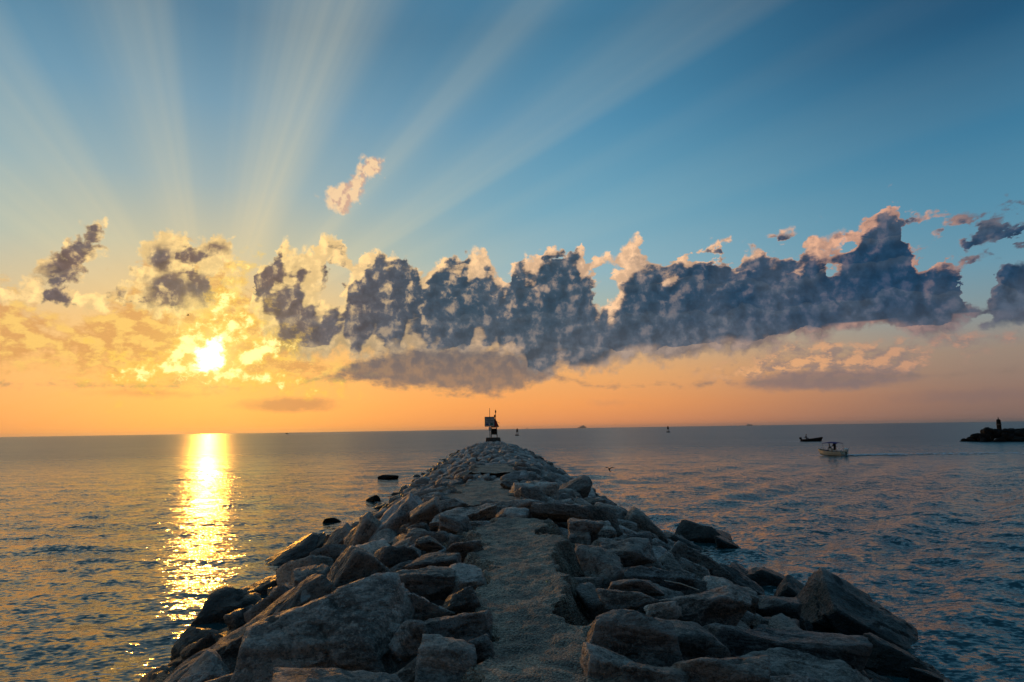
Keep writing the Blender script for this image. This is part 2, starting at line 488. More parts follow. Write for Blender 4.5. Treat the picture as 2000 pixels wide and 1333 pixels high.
def material(name):
    m = bpy.data.materials.new(name)
    m.use_nodes = True
    m.node_tree.nodes.clear()
    gg = G(m.node_tree)
    p = gg.node('ShaderNodeBsdfPrincipled')
    o = gg.node('ShaderNodeOutputMaterial')
    m.node_tree.links.new(p.outputs[0], o.inputs[0])
    return m, gg, p


def plain(name, col, rough=0.6, metal=0.0, var=0.25, scale=6.0, spec=0.5):
    """a painted or raw surface with a little uneven tone"""
    m, gg, p = material(name)
    t = gg.node('ShaderNodeTexCoord')
    n = gg.noise(S(gg, t.outputs['Object']), scale, 5, 0.6)
    k = gg.rng(n, 0.3, 0.7, 1 - var, 1 + var, 'LINEAR')
    gg.put(p.inputs['Base Color'], gg.v('SCALE', col, k))
    gg.put(p.inputs['Roughness'], gg.rng(n, 0.3, 0.7, rough - 0.08, min(1, rough + 0.08), 'LINEAR'))
    p.inputs['Metallic'].default_value = metal
    p.inputs['Specular IOR Level'].default_value = spec
    return m


def bump(gg, p, h, dist, strength=1.0):
    b = gg.node('ShaderNodeBump')
    b.inputs['Strength'].default_value = strength
    b.inputs['Distance'].default_value = dist
    gg.put(b.inputs['Height'], h)
    gg.put(p.inputs['Normal'], S(gg, b.outputs[0]))


# ================================================================ sea
def jetty_axis(y):
    return 0.2 - 0.0322 * y


def wave_height(x, y, step):
    """sum of long-crested wind waves coming in from the open sea, plus wakes of the boat on the right"""
    rng = np.random.RandomState(7)
    z = np.zeros_like(x)
    env = 0.75 + 0.5 * vnoise(np.stack([x * 0.05, y * 0.035, x * 0], 1), 91)
    for k in range(64):
        lam = 0.42 * (13.0 ** (k / 63.0))
        ang = R(-97) + rng.normal(0, 0.42)
        amp = 0.0034 * lam ** 0.62 * rng.uniform(0.6, 1.3)
        ph = rng.uniform(0, 6.283)
        kx, ky = math.cos(ang) * 6.283 / lam, math.sin(ang) * 6.283 / lam
        fade = np.clip((lam / step - 2.2) / 2.5, 0, 1)
        z += amp * fade * env * np.sin(kx * x + ky * y + ph + 1.2 * np.sin(0.13 * x + 0.09 * y + k))
    # wake trains of the passing boat, spreading towards the jetty on the right-hand side
    for lam, ang, amp, x0, y0, sx, sy in ((3.6, -41, .075, 18, 33, 16, 26), (2.4, -47, .035, 11, 18, 9, 10), (5.0, -36, .09, 30, 52, 22, 26), (1.9, 35, .03, 16, 20, 8, 8)):
        kx, ky = math.cos(R(ang)) * 6.283 / lam, math.sin(R(ang)) * 6.283 / lam
        e = np.exp(-((x - x0) / sx) ** 2 - ((y - y0) / sy) ** 2)
        z += amp * e * np.clip((lam / step - 2.2) / 2.5, 0, 1) * np.sin(kx * x + ky * y + 1.7 * np.sin(0.11 * x - 0.07 * y))
    # the ridge thrown up behind the motor boat
    for off, amp, w in ((0.0, .16, 1.0), (2.6, .10, 0.9), (-2.4, .08, .9)):
        c = 82.6 + off - 0.055 * (x - 39)
        z += amp * np.exp(-((y - c) / w) ** 2) * np.clip((x - 38.5) / 3, 0, 1) * np.exp(-np.maximum(x - 40, 0) / 60.0)
    # slop and backwash against the stones
    t = np.abs(x - jetty_axis(y))
    near = np.exp(-((t - 6.6) / 1.8) ** 2) * (y < 126) * (y > -5)
    z += near * 0.05 * vnoise(np.stack([x * 1.1, y * 1.1, x * 0], 1), 5)
    return z


def build_sea():
    rings = [1.2]
    while rings[-1] < 60000:
        r = rings[-1]
        rings.append(r * (1.0105 if r < 260 else (1.03 if r < 1500 else 1.12)))
    rings = np.array(rings)
    fine = np.linspace(-48, 48, 521)
    rest = np.linspace(48, 312, 90)[1:-1]
    ang = np.radians(np.concatenate([fine, rest]))
    nr, na = len(rings), len(ang)
    rr, aa = np.meshgrid(rings, ang, indexing='ij')
    x, y = (rr * np.sin(aa)).ravel(), (rr * np.cos(aa)).ravel()
    d_ang = np.where(np.arange(na) < 521, R(96 / 520.0), R(3.0))
    step = np.maximum(rr * 0.0105, rr * d_ang[None, :]).ravel()
    z = wave_height(x, y, step)
    v = np.stack([x, y, z], 1)
    v = np.concatenate([v, [[0, 0, 0]]])
    i = np.arange(nr - 1)[:, None] * na + np.arange(na)[None, :]
    j = np.arange(nr - 1)[:, None] * na + ((np.arange(na) + 1) % na)[None, :]
    f = np.stack([i, i + na, j + na, j], -1).reshape(-1, 4)
    me = mesh_from("sea", v, f[:, ::-1].copy(), True)
    return me


sea_mat, gg, p = material("sea_water")
geo = gg.node('ShaderNodeNewGeometry')
pos = S(gg, geo.outputs['Position'])
px_, py_, pz_ = gg.sep(pos)
rot = gg.xyz(px_ * 0.99 + py_ * 0.12, py_ * 0.99 - px_ * 0.12, 0.0)
flow = gg.v('MULTIPLY', rot, (0.55, 1.0, 1.0))
patch = gg.noise(gg.v('MULTIPLY', pos, (.035, .022, 0)), 1.0, 3, 0.5)
def slopes(sc, det, k, dist=0.4):
    c_ = gg.noise(flow, sc, det, 0.55, dist=dist, color=True)
    return gg.v('MULTIPLY', gg.v('SUBTRACT', c_, (.5, .5, .5)), (k * 0.55, k, 0.0))
streaky = gg.noise(gg.v('MULTIPLY', pos, (.006, .03, 0)), 1.0, 4, 0.55)
calm = gg.rng(patch, 0.3, 0.62, 0.75, 1.15) * gg.rng(streaky, 0.35, 0.62, 0.75, 1.15)
sl = gg.v('ADD', gg.v('ADD', slopes(0.9, 2, 0.35), slopes(3.4, 2, 0.8)), slopes(11.0, 2, 1.15))
nrm = gg.v('NORMALIZE', gg.v('ADD', S(gg, geo.outputs['Normal']), gg.v('SCALE', sl, calm)))
gg.put(p.inputs['Normal'], nrm)
gg.put(p.inputs['Base Color'], (0.014, 0.066, 0.072, 1))
gg.put(p.inputs['Roughness'], gg.rng(gg.v('LENGTH', pos), 6, 160, 0.09, 0.29, 'SMOOTHSTEP'))
p.inputs['IOR'].default_value = 1.333
sea = link("sea", build_sea(), sea_mat)
sea["kind"] = "structure"

# ================================================================ stone materials
def stone_material(name, tint, wet_top, heap=False):
    m, gg, p = material(name)
    tc_ = gg.node('ShaderNodeTexCoord')
    geo = gg.node('ShaderNodeNewGeometry')
    info = gg.node('ShaderNodeObjectInfo')
    rnd = S(gg, info.outputs['Random'])
    if heap:
        vo_ = gg.node('ShaderNodeTexVoronoi', feature='F1')
        gg.put(vo_.inputs['Vector'], S(gg, geo.outputs['Position']))
        gg.put(vo_.inputs['Scale'], 1.1)
        rnd = gg.sep(S(gg, vo_.outputs['Color']))[0]
    ob = S(gg, tc_.outputs['Object'])
    wp = S(gg, geo.outputs['Position'])
    wz = gg.sep(wp)[2]
    seedv = gg.xyz(rnd * 37.0, rnd * 91.0, rnd * 13.0)
    q = gg.v('ADD', wp, seedv)
    big = gg.noise(q, 1.1, 4, 0.55)
    mid = gg.noise(q, 5.0, 6, 0.65, dist=0.4)
    # foliation: streaks that follow each block's own bedding
    bed = gg.v('ADD', gg.v('MULTIPLY', ob, (1.6, 2.6, 6.5)), seedv)
    streak = gg.noise(bed, 1.4, 7, 0.68, dist=1.4)
    grain = gg.noise(q, 46.0, 3, 0.7)
    fine = gg.noise(q, 17.0, 5, 0.7)
    mott = gg.noise(q, 26.0, 6, 0.72, dist=0.3)
    T = lambda a_, b_, c_: (a_ * tint[0], b_ * tint[1], c_ * tint[2], 1)
    c = gg.mix(gg.rng(big, 0.36, 0.64), T(0.10, 0.088, 0.078), T(0.36, 0.33, 0.30))
    c = gg.mix(gg.rng(streak, 0.48, 0.62) * 0.75, c, T(0.52, 0.49, 0.46))
    c = gg.mix(gg.rng(streak, 0.47, 0.36) * 0.85, c, T(0.07, 0.062, 0.055))
    c = gg.mix(gg.rng(mid, 0.55, 0.72) * 0.8, c, T(0.05, 0.045, 0.042))
    c = gg.mix(gg.rng(mott, 0.5, 0.66) * 0.7, c, T(0.55, 0.51, 0.47))
    c = gg.mix(gg.rng(mott, 0.48, 0.34) * 0.8, c, T(0.05, 0.045, 0.04))
    c = gg.v('MULTIPLY', c, gg.ramp(gg.m('FRACT', rnd * 3.7), [(0.0, (1.0, 1.0, 1.04, 1)), (0.2, (1.2, 1.02, .88, 1)), (0.35, (.62, .58, .56, 1)), (0.55, (1.35, 1.28, 1.2, 1)),
                                                         (0.7, (.8, .78, .8, 1)), (0.85, (1.25, .95, .76, 1)), (1.0, (1.05, 1.05, 1.1, 1))]))
    edge = gg.rng(S(gg, geo.outputs['Pointiness']), 0.515, 0.58)
    c = gg.mix(edge * 0.4, c, T(0.52, 0.49, 0.46))
    c = gg.v('SCALE', c, gg.rng(grain, 0.3, 0.7, 0.75, 1.25, 'LINEAR'))
    c = gg.v('SCALE', c, gg.rng(gg.m('FRACT', rnd * 7.13), 0.0, 1.0, 0.55, 1.35, 'LINEAR'))
    # guano spots
    spot = gg.noise(gg.v('MULTIPLY', q, (1.0, 1.0, 0.35)), 3.4, 2, 0.5)
    c = gg.mix(gg.rng(spot, 0.735, 0.76) * gg.rng(wz, 0.9, 1.4), c, (0.62, 0.62, 0.60, 1))
    # weed and black algae in the tidal zone
    tide = gg.rng(wz + (mid - 0.5) * 0.9 + (big - 0.5) * 0.6, wet_top + 0.25, wet_top - 0.35)
    c = gg.mix(tide * 0.92, c, gg.mix(gg.rng(fine, 0.4, 0.6), (0.016, 0.016, 0.014, 1), (0.035, 0.034, 0.022, 1)))
    gg.put(p.inputs['Base Color'], c)
    gg.put(p.inputs['Roughness'], gg.mix(tide, gg.rng(mid, 0.3, 0.7, 0.40, 0.62), 0.32))
    p.inputs['Specular IOR Level'].default_value = 0.6
    h = streak * 0.5 + mid * 0.9 + fine * 0.55 + mott * 0.4 + grain * 0.1
    bump(gg, p, h, 0.24, 1.0)
    return m


stone_mat = stone_material("granite", (1.5, 1.36, 1.32), 1.05)
heap_mat = stone_material("granite_heap", (1.5, 1.36, 1.32), 0.8, True)

# ================================================================ stone shapes
ICO = {}


def ico(sub):
    if sub not in ICO:
        bm = bmesh.new()
        bmesh.ops.create_icosphere(bm, subdivisions=sub, radius=1.0)
        bm.verts.ensure_lookup_table()
        v = np.array([q.co[:] for q in bm.verts])
        f = np.array([[q.index for q in fc.verts] for fc in bm.faces])
        bm.free()
        v /= np.linalg.norm(v, axis=1)[:, None]
        ICO[sub] = (v, f)
    return ICO[sub]


def stone_shape(seed, size, sub, sharp=None, rough=1.0, cuts=6):
    """a quarried block: planes cut round a lump, edges worn, faces broken along the bedding"""
    rng = np.random.RandomState(seed)
    v, f = ico(sub)
    sharp = sharp or rng.choice([30.0, 60.0, 90.0, 120.0])
    size = np.array(size, float)
    nrm, dist = [], []
    for axis in range(3):
        for s in (-1, 1):
            n = np.zeros(3)
            n[axis] = s
            n += rng.normal(0, 0.24, 3)
            nrm.append(n / np.linalg.norm(n))
            dist.append(rng.uniform(0.60, 0.80))
    for k in range(cuts):
        n = rng.normal(0, 1, 3)
        nrm.append(n / np.linalg.norm(n))
        dist.append(rng.uniform(0.72, 1.05))
    nrm, dist = np.array(nrm), np.array(dist)
    q = np.maximum(v @ nrm.T, 0) / dist
    r = (q ** sharp).sum(1) ** (-1.0 / sharp)
    co = v * r[:, None]
    co = co / (0.5 * (co.max(0) - co.min(0))) * 0.97
    co -= 0.5 * (co.max(0) + co.min(0))
    # real-size relief
    half = size / 2.0
    w = co * half
    o = rng.uniform(-50, 50, 3)
    m = float(np.mean(size))
    d = 0.022 * m * fbm(w * (1.7 / m) + o, 3, seed) * rough
    bedv = w * np.array([1.4, 2.2, 8.0]) * (1.0 / m) + o + 0.5 * fbm(w * (2.0 / m) + o, 2, seed + 5)[:, None]
    d += 0.016 * m * fbm(bedv, 3, seed + 9) * rough
    if sub >= 4:
        d += 0.012 * m * fbm(w * (7.0 / m) + o, 4, seed + 3, 0.6) * rough
        cr = np.abs(fbm(w * (2.4 / m) + o + 9, 2, seed + 21))
        d -= 0.04 * m * np.clip(1 - cr / 0.07, 0, 1) * rough
    # broken steps along the cleavage
    st = fbm(w * np.array([1.3, 1.7, 2.6]) * (1.1 / m) + o + 31, 2, seed + 41)
    q3 = st * 3.5
    fr = q3 - np.floor(q3)
    d += 0.045 * m * (np.floor(q3) + np.clip(fr / 0.12, 0, 1)) / 3.5 * rough
    nn = v / half
    nn /= np.linalg.norm(nn, axis=1)[:, None]
    w = w + nn * d[:, None]
    return w, f


def stone_mesh(name, seed, size, sub, **kw):
    w, f = stone_shape(seed, size, sub, **kw)
    return mesh_from(name, w, f, True)


# ================================================================ jetty
CREST, SLOPE, END = 1.2, 0.45, 116.0


def profile(x, y):
    t = abs(x - jetty_axis(y))
    if y > END:
        t = math.hypot(t, (y - END) * 1.1)
    zc = 2.2 - 0.0055 * max(0.0, min(y, END) - 15.0)
    return zc - zc / (4.8 + 0.010 * min(max(y, 0), END)) * max(0.0, t - CREST) - 0.3 * min(1.0, max(0.0, t - 3.6) / 2.0)


jetty = empty("jetty", (0, 0, 0))
tag(jetty, "long jetty of piled granite boulders running out to sea, concrete path along its crest", "jetty")

# bed of small rubble under the big blocks, coloured near-black to deepen gap shade
ys = np.concatenate([np.linspace(-14, 40, 110), np.linspace(40, 126, 90)[1:]])
ts = np.linspace(-8.6, 8.6, 64)
V = []
for y in ys:
    for t in ts:
        x = jetty_axis(y) + t
        V.append((x, y, profile(x, y) - 1.0))
V = np.array(V)
V[:, 2] += 0.16 * fbm(V * 1.3, 3, 3)
nt = len(ts)
i = (np.arange(len(ys) - 1)[:, None] * nt + np.arange(nt - 1)[None, :]).ravel()
F_ = np.stack([i, i + 1, i + nt + 1, i + nt], 1)
dark_mat = plain("rubble_gap_shade", (0.016, 0.015, 0.014), 0.8, var=0.5, scale=9)
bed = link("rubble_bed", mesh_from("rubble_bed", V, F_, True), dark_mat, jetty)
bed["kind"] = "stuff"

HERO_STONES = [(-1.47,5.57,2.17,1.68,1.09,0.69,6,-15),(-2.98,7.75,1.52,2.52,1.07,0.51,31,-21),(-6.07,14.83,-0.0,1.52,1.22,1.15,0,-22),(-3.37,10.19,1.37,0.69,0.55,0.51,35,-18),(-6.14,17.19,-0.0,1.61,0.93,0.59,18,-20),(-6.67,21.07,-0.0,2.28,1.54,0.97,26,-18),(-3.45,11.73,1.36,0.93,0.74,0.52,12,-16),(-2.08,9.07,1.93,1.03,0.83,0.79,42,-13),(-1.39,6.58,2.2,1.03,0.46,0.29,14,-12),(-1.03,6.35,2.27,1.06,0.47,0.3,12,-9),(-1.03,7.4,2.27,0.89,0.46,0.29,-3,-8),(-0.97,8.28,2.27,0.8,0.42,0.27,4,-7),(-1.7,10.01,2.11,0.78,0.5,0.32,6,-10),(-1.21,9.87,2.27,0.48,0.38,0.26,0,-7),(-0.68,9.32,2.27,0.63,0.4,0.25,8,-4),(-0.55,7.51,2.27,0.54,0.43,0.27,10,-4),(-0.54,6.48,2.27,0.47,0.38,0.26,20,-5),(-0.49,5.71,2.27,0.7,0.39,0.25,8,-5),(-0.49,4.89,2.27,0.45,0.36,0.39,-5,-6),(-1.06,4.35,2.27,0.91,0.52,0.33,2,-14),(-0.53,4.25,2.27,0.46,0.2,0.13,0,-7),(-0.82,5.5,2.27,0.28,0.23,0.32,-50,-8),(-2.56,15.41,1.82,1.59,1.28,0.99,52,-9),(-1.69,13.8,2.17,0.73,0.58,0.55,28,-7),(-3.36,15.24,1.46,1.38,1.11,0.71,48,-12),(-4.54,17.77,0.91,1.4,1.12,0.73,38,-14),(-6.72,23.44,-0.0,1.36,1.09,0.7,30,-16),(-0.98,11.59,2.27,0.7,0.56,0.38,-15,-5),(-1.54,14.72,2.24,1.31,0.56,0.29,10,-6),(-0.95,13.01,2.27,1.44,0.61,0.28,12,-4),(-0.05,13.94,2.27,1.65,0.7,0.39,4,0),(0.88,13.27,2.27,1.37,0.58,0.34,-4,4),(1.89,7.26,1.96,1.14,0.71,0.45,10,15),(4.19,11.67,0.78,1.04,0.83,0.64,-3,20),(2.27,6.6,1.81,1.96,0.83,0.46,-2,19),(6.25,13.18,-0.0,2.49,2.0,1.3,-28,25),(1.27,4.57,2.27,0.74,0.44,0.28,8,16),(2.43,5.91,1.74,1.41,0.66,0.42,-8,22),(0.88,5.29,2.27,0.82,0.61,0.39,-2,9),(1.04,6.63,2.27,0.65,0.35,0.22,4,9),(2.08,8.52,1.85,0.54,0.43,0.4,14,14),(1.21,7.16,2.26,0.64,0.27,0.17,0,10),(1.7,8.6,2.02,1.05,0.5,0.31,0,11),(3.78,13.9,0.99,1.95,0.97,0.62,-26,15),(5.46,21.84,-0.0,2.15,1.02,0.64,-30,14),(6.37,23.88,-0.0,2.15,1.66,1.05,-22,15),(1.5,9.76,2.09,0.97,0.58,0.37,4,9),(2.13,12.94,1.77,0.88,0.56,0.36,3,9),(1.49,12.25,2.06,0.63,0.5,0.32,0,7),(3.35,18.16,1.17,1.34,1.08,0.84,-36,10),(5.5,17.39,-0.0,0.97,0.78,0.76,-30,18),(6.19,17.32,-0.0,1.41,1.13,0.92,-36,20),(6.04,15.21,-0.0,1.18,0.95,0.83,-35,22),(2.12,19.59,1.69,1.03,0.66,0.42,5,6),(1.75,22.07,1.82,1.81,1.09,0.69,20,5),(-0.06,19.47,2.27,0.74,0.57,0.36,-18,0),(0.54,18.82,2.27,0.63,0.5,0.32,12,2),(6.08,11.12,-0.0,1.76,0.88,0.56,-22,29),(6.3,10.59,-0.0,1.22,0.57,0.36,-15,31),(1.3,6.3,2.23,0.36,0.29,0.19,5,12),(0.82,5.95,2.27,0.29,0.23,0.16,5,8),(-0.25,5.18,2.27,0.21,0.17,0.23,10,-3),(0.61,4.73,2.27,0.47,0.33,0.21,-20,7),(0.89,4.52,2.27,0.53,0.32,0.2,-5,11),(3.32,10.65,1.27,0.63,0.5,0.4,-20,17),(-3.13,6.99,1.43,0.69,0.55,0.39,35,-24),(6.62,21.99,-0.0,1.1,0.88,0.76,-20,17),(6.19,14.55,-0.0,1.02,0.82,0.57,-30,23)]


taken = []
for k, (x, y, z, sx, sy, sz, a, az_) in enumerate(HERO_STONES):
    big = max(sx, sy) / y
    sub = 5 if big > 0.11 else (4 if big > 0.035 else 3)
    me = stone_mesh("stone", 400 + k, (sx * 0.92, sy * 0.94, sz * 0.98), sub)
    o = link("stone", me, stone_mat, jetty, (x, y, z - 0.06))
    o.rotation_euler = (Matrix.Rotation(R(-az_), 3, 'Z') @ Matrix.Rotation(R(-a), 3, 'Y') @
                        Matrix.Rotation(R(random.Random(k).uniform(-12, 12)), 3, 'X')).to_euler()
    taken.append((x, y, 0.5 * max(sx, sy) * 0.9, z))

# the rest of the armour, laid course by course
rnd = random.Random(11)
VAR = [stone_mesh("stone", 900 + k, (1.0, rnd.uniform(0.6, 0.85), rnd.uniform(0.45, 0.7)), 4) for k in range(22)]
VAR_LOW = [stone_shape(900 + k, (1.0, 0.72, 0.55), 3) for k in range(10)]
VAR_FAR = [stone_shape(900 + k, (1.0, 0.74, 0.6), 2) for k in range(10)]
spots = []
grid = {}
for (x, y, r_, z) in taken:
    grid.setdefault((int(x // 2), int(y // 2)), []).append((x, y, r_))


def clear(x, y, r_, k=0.84):
    cx, cy = int(x // 2), int(y // 2)
    for a in (-1, 0, 1):
        for b in (-1, 0, 1):
            for (X, Y, Rr) in grid.get((cx + a, cy + b), ()):
                if math.hypot(X - x, Y - y) < k * (Rr + r_):
                    return False
    return True


def on_path(x, y, m=0.0):
    for (y0, y1, xa, xb) in ((-14, 12.7, -.38 - m, .66 + m), (15.5, 22.5, -1.55 - m, 0.0 + m), (26, 31.5, -1.6 - m, -.1 + m)):
        if y0 - m < y < y1 + m and xa < x < xb:
            return True
    return False


for size0, tries in ((1.15, 160), (0.88, 3000), (0.64, 18000), (0.42, 14000)):
    for k in range(tries):
        y = -2.0 + 127.0 * rnd.random() ** (1.25 if size0 > 1 else 1.7)
        if size0 < 0.6 and y > 70:
            continue
        t = rnd.uniform(-7.4, 7.4)
        x = jetty_axis(y) + t
        s = size0 * rnd.uniform(0.82, 1.2)
        if y > 28 and s > 1.2:
            continue
        if abs(t) + 0.35 * s > 6.25 + 0.012 * max(y, 0):
            continue
        if y > END and math.hypot(t, (y - END) * 1.1) > 7.2:
            continue
        if abs(t) < 1.5 and size0 > 1.5:
            continue
        if on_path(x, y, s * 0.30) or (abs(t) < 2 and y < 2.5):
            continue
        r_ = s * 0.42
        if not clear(x, y, r_):
            continue
        grid.setdefault((int(x // 2), int(y // 2)), []).append((x, y, r_))
        spots.append((x, y, s, t))

hero_n = len(HERO_STONES)
# those that show largest are single stones; the far ones become one heap
spots.sort(key=lambda q: -(q[2] / (math.hypot(q[0], max(q[1], 0.5)))) if q[1] > 1.5 else 0)
n_single = 300 - hero_n
heap_v, heap_f, base = [], [], 0
for k, (x, y, s, t) in enumerate(spots):
    side = 1 if t > 0 else -1
    lean = math.degrees(math.atan(SLOPE)) if abs(t) > CREST else 0.0
    if y > END and abs(y - END) > abs(t):
        lean = 8
    along = rnd.random() < 0.45
    yaw = rnd.gauss(90 if along else 0, 22)
    rot = (Matrix.Rotation(R(side * lean * rnd.uniform(0.3, 1.25)), 3, 'Y') @ Matrix.Rotation(R(rnd.gauss(0, 17)), 3, 'X') @
           Matrix.Rotation(R(yaw + (180 if rnd.random() < .5 else 0)), 3, 'Z'))
    z = profile(x, y) - 0.10 + rnd.uniform(-0.22, 0.2) * s - 0.05
    if abs(t) < CREST + 0.3:
        z -= 0.08
    sc = (s, s * rnd.uniform(0.85, 1.15), s * rnd.uniform(0.85, 1.25))
    if k < n_single:
        o = link("stone", VAR[k % len(VAR)], stone_mat, jetty, (x, y, z))
        o.rotation_euler = rot.to_euler()
        o.scale = sc
    else:
        w, f = VAR_LOW[k % len(VAR_LOW)]
        if y > 34:
            w, f = VAR_FAR[k % len(VAR_FAR)]
        w = (w * np.array(sc)) @ np.array(rot).T + np.array([x, y, z])
        heap_v.append(w)
        heap_f.append(f + base)
        base += len(w)
print("stones", hero_n, len(spots))
heap = link("boulder_heap", mesh_from("boulder_heap", np.concatenate(heap_v), np.concatenate(heap_f), False), heap_mat, jetty)
heap["kind"] = "stuff"

# ---- poured path along the crest
path_mat, gg, p = material("path_concrete")
geo = gg.node('ShaderNodeNewGeometry')
wp = S(gg, geo.outputs['Position'])
n1 = gg.noise(wp, 2.2, 5, 0.6)
n2 = gg.noise(wp, 34.0, 4, 0.7)
vo = gg.node('ShaderNodeTexVoronoi', feature='F1')
gg.put(vo.inputs['Vector'], wp)
gg.put(vo.inputs['Scale'], 55.0)
peb = S(gg, vo.outputs['Distance'])
c = gg.mix(gg.rng(n1, 0.35, 0.68), (0.20, 0.136, 0.096, 1), (0.46, 0.325, 0.225, 1))
c = gg.mix(gg.rng(n2, 0.52, 0.74), c, (0.50, 0.39, 0.31, 1))
c = gg.mix(gg.rng(n2, 0.44, 0.28), c, (0.05, 0.044, 0.036, 1))
vc = S(gg, vo.outputs['Color'])
c = gg.v('SCALE', c, gg.rng(gg.sep(vc)[0], 0.0, 1.0, 0.45, 1.6, 'LINEAR'))
gg.put(p.inputs['Base Color'], c)
p.inputs['Roughness'].default_value = 0.62
bump(gg, p, n2 * 0.8 + (1.0 - peb) * 0.6 + n1 * 0.7, 0.05, 1.0)


def path_strip(name, edges, top, seed, drop=0.55):
    """edges: (y, x_left, x_right); an uneven slab with crumbling sides that fall away between the stones"""
    E = np.array(edges)
    ys = np.arange(E[0, 0], E[-1, 0], 0.035 if E[0, 0] < 14 else 0.07)
    u = np.linspace(-1.55, 1.55, 58)
    yy, uu = np.meshgrid(ys, u, indexing='ij')
    xl, xr = np.interp(yy, E[:, 0], E[:, 1]), np.interp(yy, E[:, 0], E[:, 2])
    P0 = np.stack([yy * 1.1, uu * 0 + np.sign(uu) * 7, uu * 0], -1).reshape(-1, 3)
    wob = fbm(P0, 5, seed, 0.6).reshape(yy.shape) * 0.24
    x = (xl + xr) / 2 + uu * ((xr - xl) / 2 + wob * np.abs(uu))
    z = np.full_like(x, top)
    Q = np.stack([x, yy, z], -1).reshape(-1, 3)
    z += 0.035 * fbm(Q * 1.5, 4, seed + 1).reshape(x.shape) + 0.014 * fbm(Q * 9, 3, seed + 2).reshape(x.shape)
    e = np.clip((np.abs(uu) - 0.94 + 0.20 * fbm(Q * 2.0, 4, seed + 7, 0.6).reshape(x.shape)) / 0.55, 0, 1)
    z -= drop * 0.85 * (0.1 * np.clip(e * 4, 0, 1) + 0.9 * e ** 1.5)
    z += np.sqrt(e) * (1.1 - e) * 0.2 * fbm(Q * 5.0, 4, seed + 3, 0.6).reshape(x.shape)
    end = np.clip((yy - (E[-1, 0] - 0.5)) / 0.5, 0, 1)
    z -= end ** 2 * 0.3
    n = len(u)
    i = (np.arange(len(ys) - 1)[:, None] * n + np.arange(n - 1)[None, :]).ravel()
    f = np.stack([i, i + 1, i + n + 1, i + n], 1)
    return link(name, mesh_from(name, np.stack([x, yy, z], -1).reshape(-1, 3), f, True), path_mat, jetty)


path_strip("path", [(-3, -.36, .60), (4.65, -.38, .62), (5.5, -.34, .58), (6.4, -.22, .58), (7.4, -.26, .60), (8.6, -.30, .62), (10.4, -.38, .60), (12.9, -.45, .48)], 2.22, 31)
path_strip("path", [(15.3, -1.5, .1), (16.4, -1.5, .07), (18.9, -1.7, -.06), (21.6, -1.62, -.22), (23, -1.5, -.4)], 2.16, 47, 0.4)
path_strip("path", [(25.8, -1.5, -.1), (28, -1.55, -.07), (32, -1.7, -.3)], 2.2, 58, 0.4)

# ================================================================ small builders
class MB:
    """collects simple solids into one mesh"""

    def __init__(self):
        self.v, self.f = [], []

    def add(self, verts, faces):
        b = len(self.v)
        self.v += [tuple(q) for q in verts]
        self.f += [[i + b for i in q] for q in faces]
        return self

    def box(self, c, s, rot=None):
        x, y, z = (q / 2 for q in s)
        pts = [Vector((a * x, b * y, d_ * z)) for d_ in (-1, 1) for a, b in ((-1, -1), (1, -1), (1, 1), (-1, 1))]
        if rot is not None:
            pts = [rot @ q for q in pts]
        return self.add([q + Vector(c) for q in pts], [[3, 2, 1, 0], [4, 5, 6, 7], [0, 1, 5, 4], [1, 2, 6, 5], [2, 3, 7, 6], [3, 0, 4, 7]])

    def tube(self, pts, radii, n=10):
        pts = [Vector(q) for q in pts]
        if not isinstance(radii, (list, tuple)):
            radii = [radii] * len(pts)
        rings = []
        for k, q in enumerate(pts):
            dirv = (pts[min(k + 1, len(pts) - 1)] - pts[max(k - 1, 0)]).normalized()
            a = dirv.cross(Vector((0, 0, 1)) if abs(dirv.z) < 0.9 else Vector((1, 0, 0))).normalized()
            b = dirv.cross(a)
            rings.append([q + (a * math.cos(6.28318 * i / n) + b * math.sin(6.28318 * i / n)) * radii[k] for i in range(n)])
        V_ = [q for r_ in rings for q in r_]
        F_ = [[k * n + i, k * n + (i + 1) % n, (k + 1) * n + (i + 1) % n, (k + 1) * n + i] for k in range(len(pts) - 1) for i in range(n)]
        F_ += [list(range(n))[::-1], [(len(pts) - 1) * n + i for i in range(n)]]
        return self.add(V_, F_)

    def lathe(self, prof, c=(0, 0, 0), n=24):
        V_ = [(c[0] + r_ * math.cos(6.28318 * i / n), c[1] + r_ * math.sin(6.28318 * i / n), c[2] + z) for r_, z in prof for i in range(n)]
        F_ = [[k * n + i, k * n + (i + 1) % n, (k + 1) * n + (i + 1) % n, (k + 1) * n + i] for k in range(len(prof) - 1) for i in range(n)]
        F_ += [list(range(n))[::-1], [(len(prof) - 1) * n + i for i in range(n)]]
        return self.add(V_, F_)

    def loft(self, rings, closed=True):
        n = len(rings[0])
        V_ = [q for r_ in rings for q in r_]
        F_ = [[k * n + i, k * n + (i + 1) % n, (k + 1) * n + (i + 1) % n, (k + 1) * n + i] for k in range(len(rings) - 1) for i in range(n if closed else n - 1)]
        if closed:
            F_ += [list(range(n))[::-1], [(len(rings) - 1) * n + i for i in range(n)]]
        return self.add(V_, F_)

    def build(self, name, mat, parent=None, smooth=False, bevel=0.0, **kw):
        me = bpy.data.meshes.new(name)
        me.from_pydata([tuple(q) for q in self.v], [], self.f)
        bm = bmesh.new()
        bm.from_mesh(me)
        bmesh.ops.recalc_face_normals(bm, faces=bm.faces)
        if bevel:
            bmesh.ops.bevel(bm, geom=list(bm.edges), offset=bevel, segments=2, affect='EDGES', clamp_overlap=True)
        bm.to_mesh(me)
        bm.free()
        if smooth:
            me.polygons.foreach_set("use_smooth", np.ones(len(me.polygons), dtype=bool))
        return link(name, me, mat, parent, **kw)


